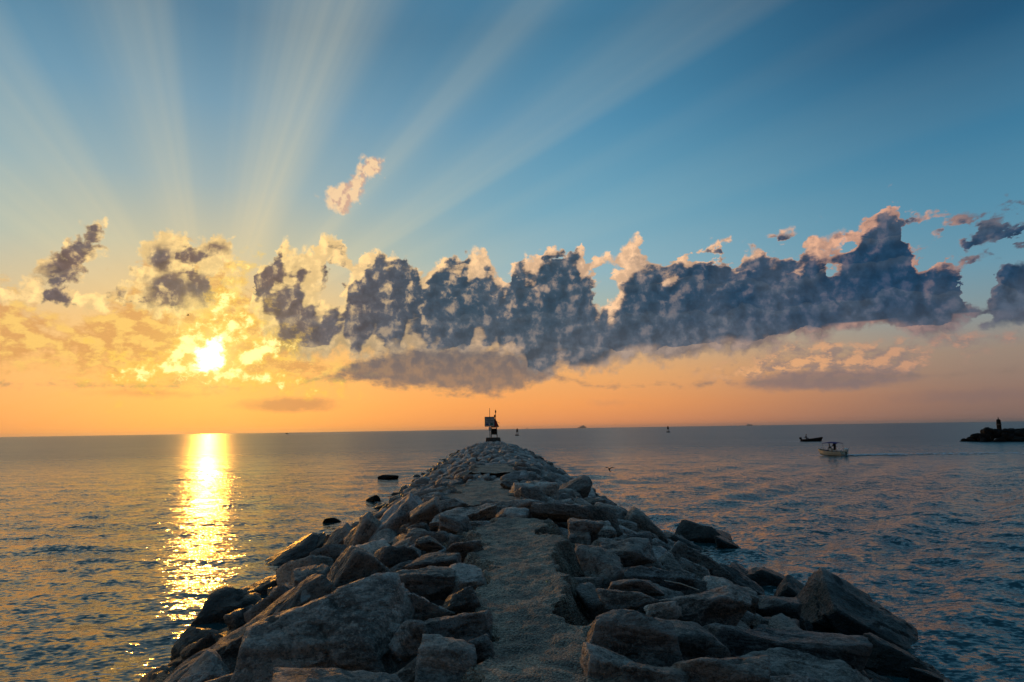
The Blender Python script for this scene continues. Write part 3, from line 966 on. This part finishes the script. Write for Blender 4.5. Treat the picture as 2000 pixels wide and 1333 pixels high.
M_steel = plain("weathered_steel", (0.10, 0.095, 0.09), 0.6, 0.6)
M_dark = plain("dark_paint", (0.014, 0.014, 0.016), 0.75, spec=0.15)
M_green = plain("green_paint", (0.03, 0.075, 0.045), 0.5)
M_red = plain("red_board", (0.42, 0.02, 0.035), 0.5)
M_white = plain("white_gelcoat", (0.72, 0.70, 0.66), 0.3, var=0.08)
M_grey = plain("grey_board", (0.46, 0.48, 0.50), 0.5, var=0.12)
M_ink = plain("sign_ink", (0.03, 0.03, 0.035), 0.6)
M_blue = plain("blue_print", (0.03, 0.08, 0.32), 0.5)
M_teal = plain("green_print", (0.03, 0.18, 0.17), 0.5)
M_conc = plain("old_concrete", (0.085, 0.075, 0.07), 0.9, var=0.4, scale=3)
M_canvas = plain("purple_blue_canvas", (0.03, 0.03, 0.16), 0.8)
M_glass = plain("smoked_screen", (0.25, 0.28, 0.30), 0.15)
M_wood = plain("black_timber", (0.014, 0.012, 0.011), 0.85, var=0.4, scale=3, spec=0.2)
M_skin = plain("skin", (0.30, 0.17, 0.11), 0.6, var=0.1)
M_cloth = plain("dark_cloth", (0.018, 0.02, 0.026), 0.85)
M_cloth2 = plain("pale_cloth", (0.30, 0.27, 0.30), 0.85)
M_hull = plain("cream_hull", (0.66, 0.56, 0.42), 0.35, var=0.1)
M_foam = plain("foam", (0.75, 0.77, 0.78), 0.7, var=0.15)
M_shipw = plain("ship_white", (0.70, 0.68, 0.66), 0.6, var=0.1, scale=0.05)
M_shiph = plain("ship_hull", (0.16, 0.15, 0.16), 0.6, var=0.1, scale=0.05)
M_bird = plain("dark_feathers", (0.014, 0.013, 0.013), 0.85, spec=0.1)
M_straw = plain("pale_straw", (0.55, 0.52, 0.44), 0.7)

# ================================================================ end of the jetty
BX, BY = jetty_axis(115.0), 115.0
bz = 1.62
blk = MB()
blk.loft([[(-1.25, -1.1, 0), (1.25, -1.1, 0), (1.25, 1.1, 0), (-1.25, 1.1, 0)],
          [(-1.15, -1.0, .82), (1.15, -1.0, .82), (1.15, 1.0, .82), (-1.15, 1.0, .82)]])
base = blk.build("concrete_base", M_conc, bevel=0.05, loc=(BX + 0.1, BY, bz), rot=(0, 0, R(4)))
tag(base, "dark square concrete footing under the beacon at the far tip of the jetty", "footing")
TZ = bz + 0.82

beacon = empty("navigation_beacon", (BX + 0.28, BY, TZ))
tag(beacon, "four-legged beacon with dark equipment box, red triangle and lantern mast at jetty tip", "beacon")
for sx in (-1, 1):
    for sy in (-1, 1):
        MB().tube([(sx * .50, sy * .5, -.01), (sx * .44, sy * .44, 1.6)], .06).build("leg", M_steel, beacon)
bxo = MB().box((0, 0, .98), (.98, .9, 1.02)).build("equipment_box", M_green, beacon, bevel=.04)
MB().box((.02, -.47, .98), (.72, .04, .76)).build("door", M_dark, bxo, bevel=.015)
MB().box((.30, -.50, 1.0), (.05, .04, .16)).build("handle", M_steel, bxo)
MB().box((0, 0, 1.65), (1.15, 1.05, .09)).build("deck", M_steel, beacon, bevel=.02)
tri = MB().add([(-.55, -.03, 1.72), (.85, -.03, 1.72), (.20, -.03, 3.15), (-.55, .03, 1.72), (.85, .03, 1.72), (.20, .03, 3.15)],
               [[0, 1, 2], [5, 4, 3], [0, 3, 4, 1], [1, 4, 5, 2], [2, 5, 3, 0]]).build("triangle_border", M_dark, beacon)
MB().add([(-.38, -.045, 1.82), (.66, -.045, 1.82), (.18, -.045, 2.88), (-.38, -.033, 1.82), (.66, -.033, 1.82), (.18, -.033, 2.88)],
         [[0, 1, 2], [5, 4, 3], [0, 3, 4, 1], [1, 4, 5, 2], [2, 5, 3, 0]]).build("triangle_face", M_red, tri)
mast = MB().tube([(.28, .1, 1.6), (.28, .1, 4.15)], .05).build("mast", M_steel, beacon)
lan = MB().lathe([(.05, 4.1), (.13, 4.14), (.13, 4.2), (.10, 4.22), (.11, 4.40), (.13, 4.42), (.06, 4.52), (.01, 4.56)], (.28, .1, 0), 16).build("lantern", M_dark, beacon, True)
MB().tube([(.28, .1, 4.5), (.28, .1, 4.72)], .012).build("spike", M_steel, lan)
arm = MB().tube([(.28, .1, 2.72), (.55, .1, 2.6)], .035).build("bracket", M_steel, beacon)
MB().box((.68, .1, 2.48), (.62, .5, .05), Matrix.Rotation(R(22), 3, 'Y')).build("solar_panel", M_dark, beacon, bevel=.01)
MB().box((.12, .1, 3.55), (.22, .18, .42)).build("sensor_box", M_dark, beacon, bevel=.03)

post_x = BX - 0.38
sign = empty("notice_sign", (post_x, BY - 1.35, 1.5))
tag(sign, "large square notice board on a tall thin post in front of the beacon", "sign")
MB().tube([(0, 0, 0), (0, 0, 5.75)], [.055, .04]).build("post", M_steel, sign)
bd = MB().box((.0, -.09, 3.55), (1.66, .05, 1.62)).build("board", M_dark, sign, bevel=.012)
MB().box((.0, -.125, 3.55), (1.5, .02, 1.46)).build("panel", M_grey, bd)
for z, w, x in ((4.12, 1.1, 0), (3.98, .8, -.1), (3.74, 1.24, 0), (3.62, .9, .12), (3.42, 1.3, 0)):
    MB().box((x, -.138, z), (w, .006, .045)).build("printed_line", M_ink, bd)
MB().box((-.40, -.139, 3.12), (.42, .008, .30)).build("blue_emblem", M_blue, bd)
MB().box((.32, -.139, 3.14), (.46, .008, .34)).build("green_emblem", M_teal, bd)
MB().box((.02, -.09, 2.36), (.40, .04, .62)).build("lower_plate", M_grey, sign, bevel=.01)


# ================================================================ people
def person(name, joints, edges, mats, label, loc, rotz, head, group=None, hat=None):
    """a continuous skinned body; joints: name -> (x, y, z, radius)"""
    root = empty(name, loc, rotz)
    root.scale = (.76, .76, .76)
    tag(root, label, "person", group)
    keys = list(joints)
    me = bpy.data.meshes.new("body")
    me.from_pydata([joints[k][:3] for k in keys], [(keys.index(a), keys.index(b)) for a, b in edges], [])
    o = link("body", me, mats, root)
    sk = o.modifiers.new("skin", 'SKIN')
    lay = me.skin_vertices[0] if me.skin_vertices else None
    if lay is None:
        return root
    for i, k in enumerate(keys):
        r_ = joints[k][3]
        lay.data[i].radius = (r_, r_ * (0.75 if k in ('chest', 'pelvis', 'belly') else 1.0))
        lay.data[i].use_root = (k == 'pelvis')
    ss = o.modifiers.new("smooth", 'SUBSURF')
    ss.levels = ss.render_levels = 2
    hx, hy, hz = head
    v, f = ico(3)
    w = v * np.array([.078, .10, .125])
    w[:, 1] += np.where(w[:, 2] < -0.03, .012, 0)
    nose = np.exp(-((w[:, 0] / .018) ** 2 + ((w[:, 2] + .005) / .03) ** 2)) * (w[:, 1] > 0)
    w[:, 1] += nose * .022
    hd = link("head", mesh_from("head", w + np.array(head), f, True), M_skin, root)
    cap = w * 1.09
    keep = (w[:, 2] > 0.035) | ((w[:, 1] < -.03) & (w[:, 2] > -.06))
    ff = np.array([t for t in f if keep[t].all()])
    link("hair", mesh_from("hair", cap + np.array(head), ff, True), M_cloth, hd)
    return root


EDGES = [('pelvis', 'belly'), ('belly', 'chest'), ('chest', 'neck'), ('chest', 'sl'), ('sl', 'el'), ('el', 'hl'), ('chest', 'sr'), ('sr', 'er'), ('er', 'hr'),
         ('pelvis', 'hipl'), ('hipl', 'kl'), ('kl', 'al'), ('al', 'tl'), ('pelvis', 'hipr'), ('hipr', 'kr'), ('kr', 'ar'), ('ar', 'tr')]


def standing(lean=0.0, bulk=1.0):
    b = bulk
    return {'pelvis': (0, 0, .95, .15 * b), 'belly': (0, lean * .3, 1.12, .15 * b), 'chest': (0, lean * .7, 1.34, .17 * b), 'neck': (0, lean, 1.52, .06),
            'sl': (.19 * b, lean * .7, 1.40, .075 * b), 'el': (.27 * b, .10 + lean, 1.14, .052 * b), 'hl': (.18, .36 + lean, 1.10, .036),
            'sr': (-.19 * b, lean * .7, 1.40, .075 * b), 'er': (-.27 * b, .08 + lean, 1.14, .052 * b), 'hr': (-.17, .34 + lean, 1.12, .036),
            'hipl': (.10, 0, .86, .105 * b), 'kl': (.12, .05, .50, .065), 'al': (.12, 0, .09, .045), 'tl': (.13, .15, .05, .038),
            'hipr': (-.10, 0, .86, .105 * b), 'kr': (-.12, .03, .50, .065), 'ar': (-.12, -.03, .09, .045), 'tr': (-.13, .12, .05, .038)}


def seated(bulk=1.0, twist=0.0):
    b = bulk
    return {'pelvis': (0, 0, .50, .16 * b), 'belly': (0, .0, .68, .15 * b), 'chest': (0, .05, .92, .17 * b), 'neck': (0, .07, 1.09, .06),
            'sl': (.19 * b, .05, .97, .075 * b), 'el': (.30, .02 + twist, .74, .052), 'hl': (.26, -.22 + twist, .60, .036),
            'sr': (-.19 * b, .05, .97, .075 * b), 'er': (-.27, .14, .74, .052), 'hr': (-.16, .36, .62, .036),
            'hipl': (.11, .04, .48, .105 * b), 'kl': (.15, .46, .50, .066), 'al': (.15, .44, .09, .045), 'tl': (.16, .60, .05, .038),
            'hipr': (-.11, .04, .48, .105 * b), 'kr': (-.15, .46, .50, .066), 'ar': (-.15, .44, .09, .045), 'tr': (-.16, .60, .05, .038)}


# ================================================================ boats
def hull_rings(L, B, fb, bow, dead=0.32):
    """cross sections from the transom (x=0) to the stem (x=L); z=0 is the waterline"""
    rings = []
    for k in range(15):
        u = k / 14.0
        b = B / 2 * (1 - max(0, (u - 0.35) / 0.65) ** 2.4) + 0.02
        keel = -0.28 + 0.34 * max(0, (u - 0.62) / 0.38) ** 2
        top = fb + (bow - fb) * u ** 2.0
        ch = keel + dead * (0.6 + 0.5 * u)
        x = L * u + (0.06 * L * u ** 3)
        xt = x + 0.05 * L * u ** 3
        rings.append([(x, 0, keel), (x, b * .78, ch), (x, b * .93, (ch + top) / 2), (xt, b, top), (xt, b * .86, top + .03), (xt, b * .80, top - .30),
                      (xt, 0, top - .33), (xt, -b * .80, top - .30), (xt, -b * .86, top + .03), (xt, -b, top), (x, -b * .93, (ch + top) / 2), (x, -b * .78, ch)])
    return rings


def outboard(parent, x, y, z, mat, s=1.0):
    o = MB().loft([[(x - .20 * s, y - .14 * s, z), (x + .16 * s, y - .14 * s, z), (x + .16 * s, y + .14 * s, z), (x - .20 * s, y + .14 * s, z)],
                   [(x - .28 * s, y - .19 * s, z + .16 * s), (x + .2 * s, y - .19 * s, z + .16 * s), (x + .2 * s, y + .19 * s, z + .16 * s), (x - .28 * s, y + .19 * s, z + .16 * s)],
                   [(x - .30 * s, y - .18 * s, z + .36 * s), (x + .18 * s, y - .18 * s, z + .42 * s), (x + .18 * s, y + .18 * s, z + .42 * s), (x - .30 * s, y + .18 * s, z + .36 * s)],
                   [(x - .22 * s, y - .10 * s, z + .46 * s), (x + .12 * s, y - .10 * s, z + .52 * s), (x + .12 * s, y + .10 * s, z + .52 * s), (x - .22 * s, y + .10 * s, z + .46 * s)]]).build("outboard_motor", mat, parent, True)
    MB().box((x, y, z - .36 * s), (.16 * s, .10 * s, .75 * s)).build("motor_leg", M_dark, o)
    MB().tube([(x - .12 * s, y, z - .66 * s), (x - .24 * s, y, z - .66 * s)], [.12 * s, .05 * s]).build("propeller", M_steel, o)
    return o


# motor boat with sunshade, its bow towards the left and away
BH = math.atan2(0.89, -0.45)
bl = Vector((38.6, 83.6, 0.10))
boat = empty("motorboat", bl, BH)
boat.scale = (.67, .67, .67)
tag(boat, "cream motorboat with blue-purple sunshade on poles, heading left with a wake behind", "motorboat")
Lb = 4.9
hr = hull_rings(Lb, 2.05, .62, .98)
hr = [[(q[0] - 2.3, q[1], q[2]) for q in r_] for r_ in hr]
hb = MB().loft(hr).build("hull", M_hull, boat, True)
hb.data.polygons.foreach_set("use_smooth", np.zeros(len(hb.data.polygons), dtype=bool))
for s_ in (-1, 1):
    MB().tube([(r_[3 if s_ > 0 else 9][0], r_[3 if s_ > 0 else 9][1], r_[3 if s_ > 0 else 9][2] + .02) for r_ in hr], .04, 6).build("rub_rail", M_dark, hb)
MB().box((.35, 0, .72), (.55, .75, .85)).build("console", M_white, boat, bevel=.06)
MB().box((.62, 0, 1.28), (.05, .70, .38), Matrix.Rotation(R(-18), 3, 'Y')).build("windscreen", M_glass, boat, bevel=.01)
MB().box((-.55, 0, .58), (.5, .95, .5)).build("helm_seat", M_white, boat, bevel=.05)
MB().box((1.55, 0, .62), (.7, .6, .42)).build("bow_locker", M_blue, boat, bevel=.05)
MB().box((-1.75, .45, .66), (.5, .5, .45)).build("cooler", M_white, boat, bevel=.04)
can = MB()
n_c = 9
ringsC = []
for k in range(n_c):
    u = k / (n_c - 1)
    x = -1.45 + 3.0 * u
    zc = 2.12 + 0.16 * math.sin(u * math.pi)
    ringsC.append([(x, -.95, zc - .10), (x, -.5, zc + .03), (x, 0, zc + .07), (x, .5, zc + .03), (x, .95, zc - .10),
                   (x, .95, zc - .15), (x, .5, zc - .01), (x, 0, zc + .03), (x, -.5, zc - .01), (x, -.95, zc - .15)])
cano = can.loft(ringsC).build("sunshade", M_canvas, boat, True)
for x, xb in ((1.45, 1.2), (-1.35, -1.5), (.1, .1)):
    for s_ in (-1, 1):
        MB().tube([(xb, s_ * .9, .6), (x, s_ * .92, 2.05)], .02, 6).build("canopy_pole", M_steel, boat)
outboard(boat, -2.62, 0.0, .62, M_white, 1.25)
for k, (yy, tx_) in enumerate(((.75, -.9), (-.75, -1.15))):
    MB().tube([(-2.2, yy, .6), (-2.2 + tx_, yy, 1.9 + .3 * k)], [.018, .006], 6).build("fishing_rod", M_dark, boat)
MB().tube([(2.2, -.5, .95), (2.5, 0, 1.25), (2.2, .5, .95)], .02, 6).build("bow_rail", M_steel, boat)

W2B = Matrix.Translation(bl) @ Matrix.Rotation(BH, 4, 'Z') @ Matrix.Scale(.67, 4)


def in_boat(x, y, z):
    return W2B @ Vector((x, y, z))


person("person", standing(.06, 1.25), EDGES, M_cloth, "person in dark clothes standing at the helm under the boat's sunshade", in_boat(-.42, .05, .30), BH - R(90), (0, .07, 1.68))
person("person", seated(1.0), EDGES, M_cloth2, "person in pale clothes seated ahead of the helm under the boat's sunshade", in_boat(.85, -.35, .33), BH - R(90), (0, .09, 1.25))

# small open skiff farther out
SH = R(-6)
sl_ = Vector((66.8, 154.8, 0.05))
skiff = empty("skiff", sl_, SH)
tag(skiff, "small dark open boat with outboard, bow to the right, beyond the sunshade motorboat", "boat")
hr2 = [[(q[0] - 2.1, q[1], q[2]) for q in r_] for r_ in hull_rings(4.1, 1.6, .42, .92, .25)]
hs = MB().loft(hr2).build("hull", M_dark, skiff)
for x in (-1.2, .1, 1.1):
    MB().box((x, 0, .36), (.3, 1.15, .05)).build("thwart", M_wood, skiff)
outboard(skiff, -2.3, 0, .45, M_dark, .95)
W2S = Matrix.Translation(sl_) @ Matrix.Rotation(SH, 4, 'Z')
person("person", seated(1.05, -.25), EDGES, M_cloth, "dark figure sitting at the stern of the small open boat", W2S @ Vector((-1.15, 0, .12)), SH - R(90), (0, .09, 1.25)).scale = (1.1, 1.1, 1.1)

# far boat, a dot near the horizon on the sunny side
fl = Vector((-470, 1430, 0.1))
fb_ = empty("distant_boat", fl, R(170))
tag(fb_, "tiny dark motorboat near the horizon to the right of the sun's reflection", "boat")
MB().loft([[(q[0] * 1.4 - 3.2, q[1] * 1.4, q[2] * 1.5) for q in r_] for r_ in hull_rings(4.6, 1.9, .7, 1.2)]).build("hull", M_dark, fb_)
MB().loft([[(-.6, -.9, .8), (1.4, -.9, .8), (1.4, .9, .8), (-.6, .9, .8)], [(-.4, -.7, 2.5), (.8, -.7, 2.5), (.8, .7, 2.5), (-.4, .7, 2.5)]]).build("cabin", M_dark, fb_, bevel=.05)


# ---- foam streaks trailing from the boats
def foam(name, pts, seed, label, n, lw, z=0.09):
    """loose flecks of white water strewn along a track"""
    rr = random.Random(seed)
    m_ = MB()
    for k in range(n):
        u = rr.random() ** 1.4
        i_ = min(int(u * (len(pts) - 1)), len(pts) - 2)
        f_ = u * (len(pts) - 1) - i_
        a, b = Vector(pts[i_]), Vector(pts[i_ + 1])
        c_ = a.lerp(b, f_)
        wid = lw[0] + (lw[1] - lw[0]) * u
        c_ += Vector((rr.gauss(0, wid * .5), rr.gauss(0, wid), 0))
        L_, W_ = rr.uniform(.4, 1.3) * lw[2], rr.uniform(.08, .28) * lw[2]
        zz = z + float(wave_height(np.array([c_.x]), np.array([c_.y]), np.array([.3]))[0])
        k_ = rr.randint(6, 9)
        top = [(c_.x + L_ / 2 * math.cos(6.283 * q / k_) * rr.uniform(.7, 1.2), c_.y + W_ / 2 * math.sin(6.283 * q / k_) * rr.uniform(.6, 1.3), zz) for q in range(k_)]
        ctr = (c_.x, c_.y, zz + .03 * lw[2])
        m_.add(top + [ctr], [[q, (q + 1) % k_, k_] for q in range(k_)])
    o = m_.build(name, M_foam)
    o["kind"] = "stuff"
    o["label"] = label
    return o


foam("wake_foam", [(40.4, 82.6, 0), (46, 82.3, 0), (60, 81.5, 0), (85, 80.2, 0), (112, 79, 0)], 3, "broken white wake trailing to the right behind the sunshade motorboat", 420, (.35, 1.6, .9), .05)
foam("stern_foam", [(39.4, 82.3, 0), (41.5, 81.6, 0), (45, 81.2, 0)], 14, "churned white water right behind the motorboat's stern", 200, (.3, .7, .7), .08)
foam("bow_foam", [(37.6, 82.9, 0), (36.2, 84.2, 0), (35.2, 85.4, 0)], 4, "small white bow wave beside the cream hull", 26, (.15, .3, .5), .05)
rs_ = random.Random(8)
for side, lab in ((-1, "thin broken foam along the stones on the sunlit left side of the jetty"), (1, "thin broken foam along the stones on the shaded right side of the jetty")):
    foam("shore_foam", [(jetty_axis(y_) + side * (6.15 + 0.01 * y_ + rs_.uniform(-.25, .35)), y_, 0) for y_ in range(9, 60, 2)], 20 + side, lab, 300, (.28, .3, .16), .015)
foam("skiff_foam", [(64.2, 155, 0), (58, 155.6, 0), (46, 156.8, 0)], 5, "thin white wake left of the small dark boat", 50, (.2, .5, .6), .05)
foam("far_foam", [(-462, 1400, 0), (-380, 1290, 0), (-270, 1130, 0)], 6, "long pale streak of wake behind the far boat", 420, (3, 5, 9.0), .05)


# ================================================================ buoys
def buoy(loc, label, tilt, scale):
    r_ = empty("buoy", loc)
    r_.rotation_euler = (0, R(tilt), R(20))
    r_.scale = (scale,) * 3
    tag(r_, label, "buoy", "lighted buoys off the jetty")
    MB().lathe([(.7, -.5), (1.15, -.25), (1.22, .15), (1.15, .42), (.7, .55), (.3, .6)]).build("float", M_dark, r_, True)
    for a in range(4):
        c_, s_ = math.cos(R(45 + 90 * a)), math.sin(R(45 + 90 * a))
        MB().tube([(c_ * .78, s_ * .78, .45), (c_ * .42, s_ * .42, 3.6)], .07, 8).build("leg", M_dark, r_)
    db = MB().lathe([(.60, 2.1), (.62, 2.12), (.52, 3.55), (.5, 3.6)], n=8).build("daymark", M_dark, r_)
    MB().lathe([(.56, 3.6), (.56, 3.68)], n=16).build("platform", M_steel, r_)
    MB().lathe([(.16, 3.68), (.2, 3.72), (.18, 4.05), (.08, 4.16), (.02, 4.3)], n=14).build("lantern", M_dark, r_, True)
    return r_


buoy((2.1, 394, 0), "dark navigation buoy just right of the jetty tip", 1.5, 1.0)
buoy((102, 454, 0), "dark navigation buoy standing alone farther right along the horizon", -1.5, 1.02)

# ================================================================ ships on the horizon
def ship(loc, label, L, blocks, masts, heading):
    r_ = empty("ship", loc, heading)
    tag(r_, label, "ship")
    MB().loft([[(-L / 2, -7, 0), (-L / 2, 7, 0), (-L / 2 - 2, 8, 9), (-L / 2 - 2, -8, 9)], [(0, -11, -1), (0, 11, -1), (0, 12, 9), (0, -12, 9)],
               [(L * .38, -8, 0), (L * .38, 8, 0), (L * .40, 11, 10), (L * .40, -11, 10)], [(L * .47, -.6, 0), (L * .47, .6, 0), (L * .53, 1, 14), (L * .53, -1, 14)]]).build("hull", M_shiph, r_)
    for x, w, z0, h_ in blocks:
        MB().box((x * L, 0, z0 + h_ / 2), (w * L, 16, h_)).build("superstructure", M_shipw, r_, bevel=.4)
    for x, z0, h_ in masts:
        MB().tube([(x * L, 0, z0), (x * L, 0, z0 + h_)], [1.2, .6], 8).build("mast", M_shiph, r_)
    return r_


def sea_at(az_deg, dist):
    return (math.sin(R(az_deg)) * dist, math.cos(R(az_deg)) * dist, 0)


ship(sea_at(5.70, 9000), "pale long ship on the horizon right of the jetty tip, tall in the middle", 112, ((-.08, .72, 9, 12), (-.1, .5, 21, 8), (-.12, .22, 29, 7)), ((-.2, 34, 8), (.25, 14, 10)), R(175))
ship(sea_at(18.95, 9500), "pale small ship low on the horizon above the small open boat", 74, ((-.25, .3, 9, 12), (.12, .3, 9, 6)), ((-.25, 20, 12), (.28, 9, 12), (.0, 9, 10)), R(5))
yr = empty("sailboat", sea_at(1.15, 5200), R(30))
tag(yr, "tiny sailboat on the horizon beside the first buoy", "sailboat")
MB().loft([[(-6, -1.5, 0), (-6, 1.5, 0), (-6, 1.6, 1.4), (-6, -1.6, 1.4)], [(0, -2, -.3), (0, 2, -.3), (0, 2.1, 1.3), (0, -2.1, 1.3)], [(6, -.1, .1), (6, .1, .1), (7, .2, 1.8), (7, -.2, 1.8)]]).build("hull", M_shipw, yr)
MB().tube([(.6, 0, 1), (.6, 0, 17)], .14, 6).build("mast", M_steel, yr)
MB().add([(.4, 0, 2.6), (.4, 0, 16), (-5.2, .5, 2.8), (.4, .08, 2.6), (.4, .08, 16), (-5.2, .58, 2.8)], [[0, 1, 2], [5, 4, 3], [0, 3, 4, 1], [1, 4, 5, 2], [2, 5, 3, 0]]).build("sail", M_cloth2, yr)

# ================================================================ second breakwater on the right
bw = empty("breakwater", (0, 0, 0))
tag(bw, "black low breakwater of boulders entering from the right edge of the channel", "breakwater")
rr = random.Random(5)
VB = [stone_mesh("stone", 1500 + k, (1.0, .8, .72), 3) for k in range(8)]
dark_stone = plain("silhouette_granite", (0.010, 0.0095, 0.009), 0.8, var=0.5, scale=3, spec=0.12)  # stone colour set near-black to give a dark silhouette
c0, c1 = Vector((88.5, 134.0, 0)), Vector((120, 131.4, 0))
nst = 0
for k in range(125):
    u = k / 124.0
    L_ = u * (c1 - c0).length
    hgt_ = min(2.5, 0.45 + L_ * 0.5) * rr.uniform(.75, 1.1)
    s = rr.uniform(1.5, 2.9) * (0.6 + 0.4 * min(1, L_ / 5))
    lat = rr.uniform(-3.6, 3.6)
    z = hgt_ * (1 - abs(lat) / 4.6) - s * .22
    c_ = c0.lerp(c1, u) + Vector((rr.uniform(-.4, .4), lat, z))
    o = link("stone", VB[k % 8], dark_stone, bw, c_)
    o.rotation_euler = (rr.uniform(-.4, .4), rr.uniform(-.4, .4), rr.uniform(0, 6.28))
    o.scale = (s, s * rr.uniform(.85, 1.15), s * rr.uniform(.8, 1.15))
pl = empty("mooring_pile", (94.6, 134.2, 0.6), 0)
tag(pl, "dark upright timber pile standing among the boulders of the right breakwater", "post")
MB().lathe([(.42, 0), (.40, 1.2), (.38, 3.1), (.34, 3.5), (.24, 3.62)], n=12).build("timber", M_wood, pl)
MB().tube([(.0, 0, 3.5), (.0, 0, 4.05)], [.14, .05], 8).build("cap_spike", M_steel, pl)
MB().lathe([(.44, 2.5), (.44, 2.75)], n=12).build("iron_band", M_steel, pl)

# lone stones awash beside the jetty
for (x, y, s, lab) in ((-9.98, 55.1, 1.1, "flat black rock awash on its own left of the jetty"), (-7.75, 38.2, .75, "low dark rock breaking the surface close against the jetty's left side"),
                       (-7.7, 29.6, .6, "dark rock tip barely showing in the ripples left of the jetty")):
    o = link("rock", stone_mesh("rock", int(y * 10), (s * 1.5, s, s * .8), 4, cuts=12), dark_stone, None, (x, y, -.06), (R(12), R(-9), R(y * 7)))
    tag(o, lab, "rock")


# ================================================================ birds
def bird(loc, rotz, span, label, flap):
    r_ = empty("seabird", loc, rotz)
    tag(r_, label, "bird")
    h = span / 2
    b = MB().tube([(0, -.30 * h, .0), (0, -.12 * h, .0), (0, .12 * h, .02 * h), (0, .32 * h, .05 * h), (0, .42 * h, .05 * h), (0, .52 * h, .03 * h)],
                  [.02 * h, .09 * h, .12 * h, .075 * h, .065 * h, .01 * h], 10).build("body", M_bird, r_, True)
    for s_ in (-1, 1):
        W = MB()
        st = [(0, .12, 0, .22), (.22, .16, flap * .55, .22), (.42, .14, flap * .95, .19), (.68, .05, flap * 1.0, .13), (.9, -.06, flap * .92, .07), (1.0, -.13, flap * .86, .015)]
        rg = [[(s_ * u * h, (yc + c_ / 2) * h, zc * h + .01 * h), (s_ * u * h, yc * h, zc * h + .04 * h), (s_ * u * h, (yc - c_ / 2) * h, zc * h), (s_ * u * h, yc * h, zc * h - .03 * h)] for u, yc, zc, c_ in st]
        W.loft(rg).build("wing", M_bird, r_, True)
    MB().add([(-.03 * h, -.24 * h, 0), (.03 * h, -.24 * h, 0), (.12 * h, -.52 * h, 0), (-.12 * h, -.52 * h, 0), (-.03 * h, -.24 * h, .02 * h), (.03 * h, -.24 * h, .02 * h), (.12 * h, -.52 * h, .012 * h), (-.12 * h, -.52 * h, .012 * h)],
             [[3, 2, 1, 0], [4, 5, 6, 7], [0, 1, 5, 4], [1, 2, 6, 5], [2, 3, 7, 6], [3, 0, 4, 7]]).build("tail", M_bird, r_)
    return r_


def sky_at(az_deg, el_deg, dist):
    return (math.sin(R(az_deg)) * math.cos(R(el_deg)) * dist, math.cos(R(az_deg)) * math.cos(R(el_deg)) * dist, 3.8 + math.sin(R(el_deg)) * dist)


gull = bird(sky_at(7.83, -3.43, 42), R(14), .72, "dark seabird with raised wings gliding low over the water right of the jetty", .42)
gull.rotation_euler = (R(38), R(4), R(14))
bird(sky_at(-25.7, 8.95, 110), R(-60), .95, "tiny dark seabird flying against the bright cloud above the sun", .3)

# dry reed stem lying on a stone
reed = empty("dry_reed", (1.52, 6.55, 2.33), 0)
tag(reed, "thin pale straw stem lying on a dark stone right of the path", "straw")
MB().tube([(-.14, .04, .05), (.0, 0, .03), (.16, -.06, -.02)], [.004, .004, .003], 6).build("stem", M_straw, reed)

# ================================================================ sea haze
hz = MB().box((0, 8000, 29.0), (36000, 30000, 64.0)).build("haze", None)
hm = bpy.data.materials.new("sea_haze")
hm.use_nodes = True
hm.node_tree.nodes.clear()
pv = hm.node_tree.nodes.new('ShaderNodeVolumePrincipled')
pv.inputs['Color'].default_value = (1.0, 0.96, 0.9, 1)
pv.inputs['Density'].default_value = 0.000045
pv.inputs['Anisotropy'].default_value = 0.75
ho = hm.node_tree.nodes.new('ShaderNodeOutputMaterial')
hm.node_tree.links.new(pv.outputs[0], ho.inputs['Volume'])
hz.data.materials.append(hm)
hz["kind"] = "stuff"
hz["label"] = "thin warm morning haze lying over the sea"
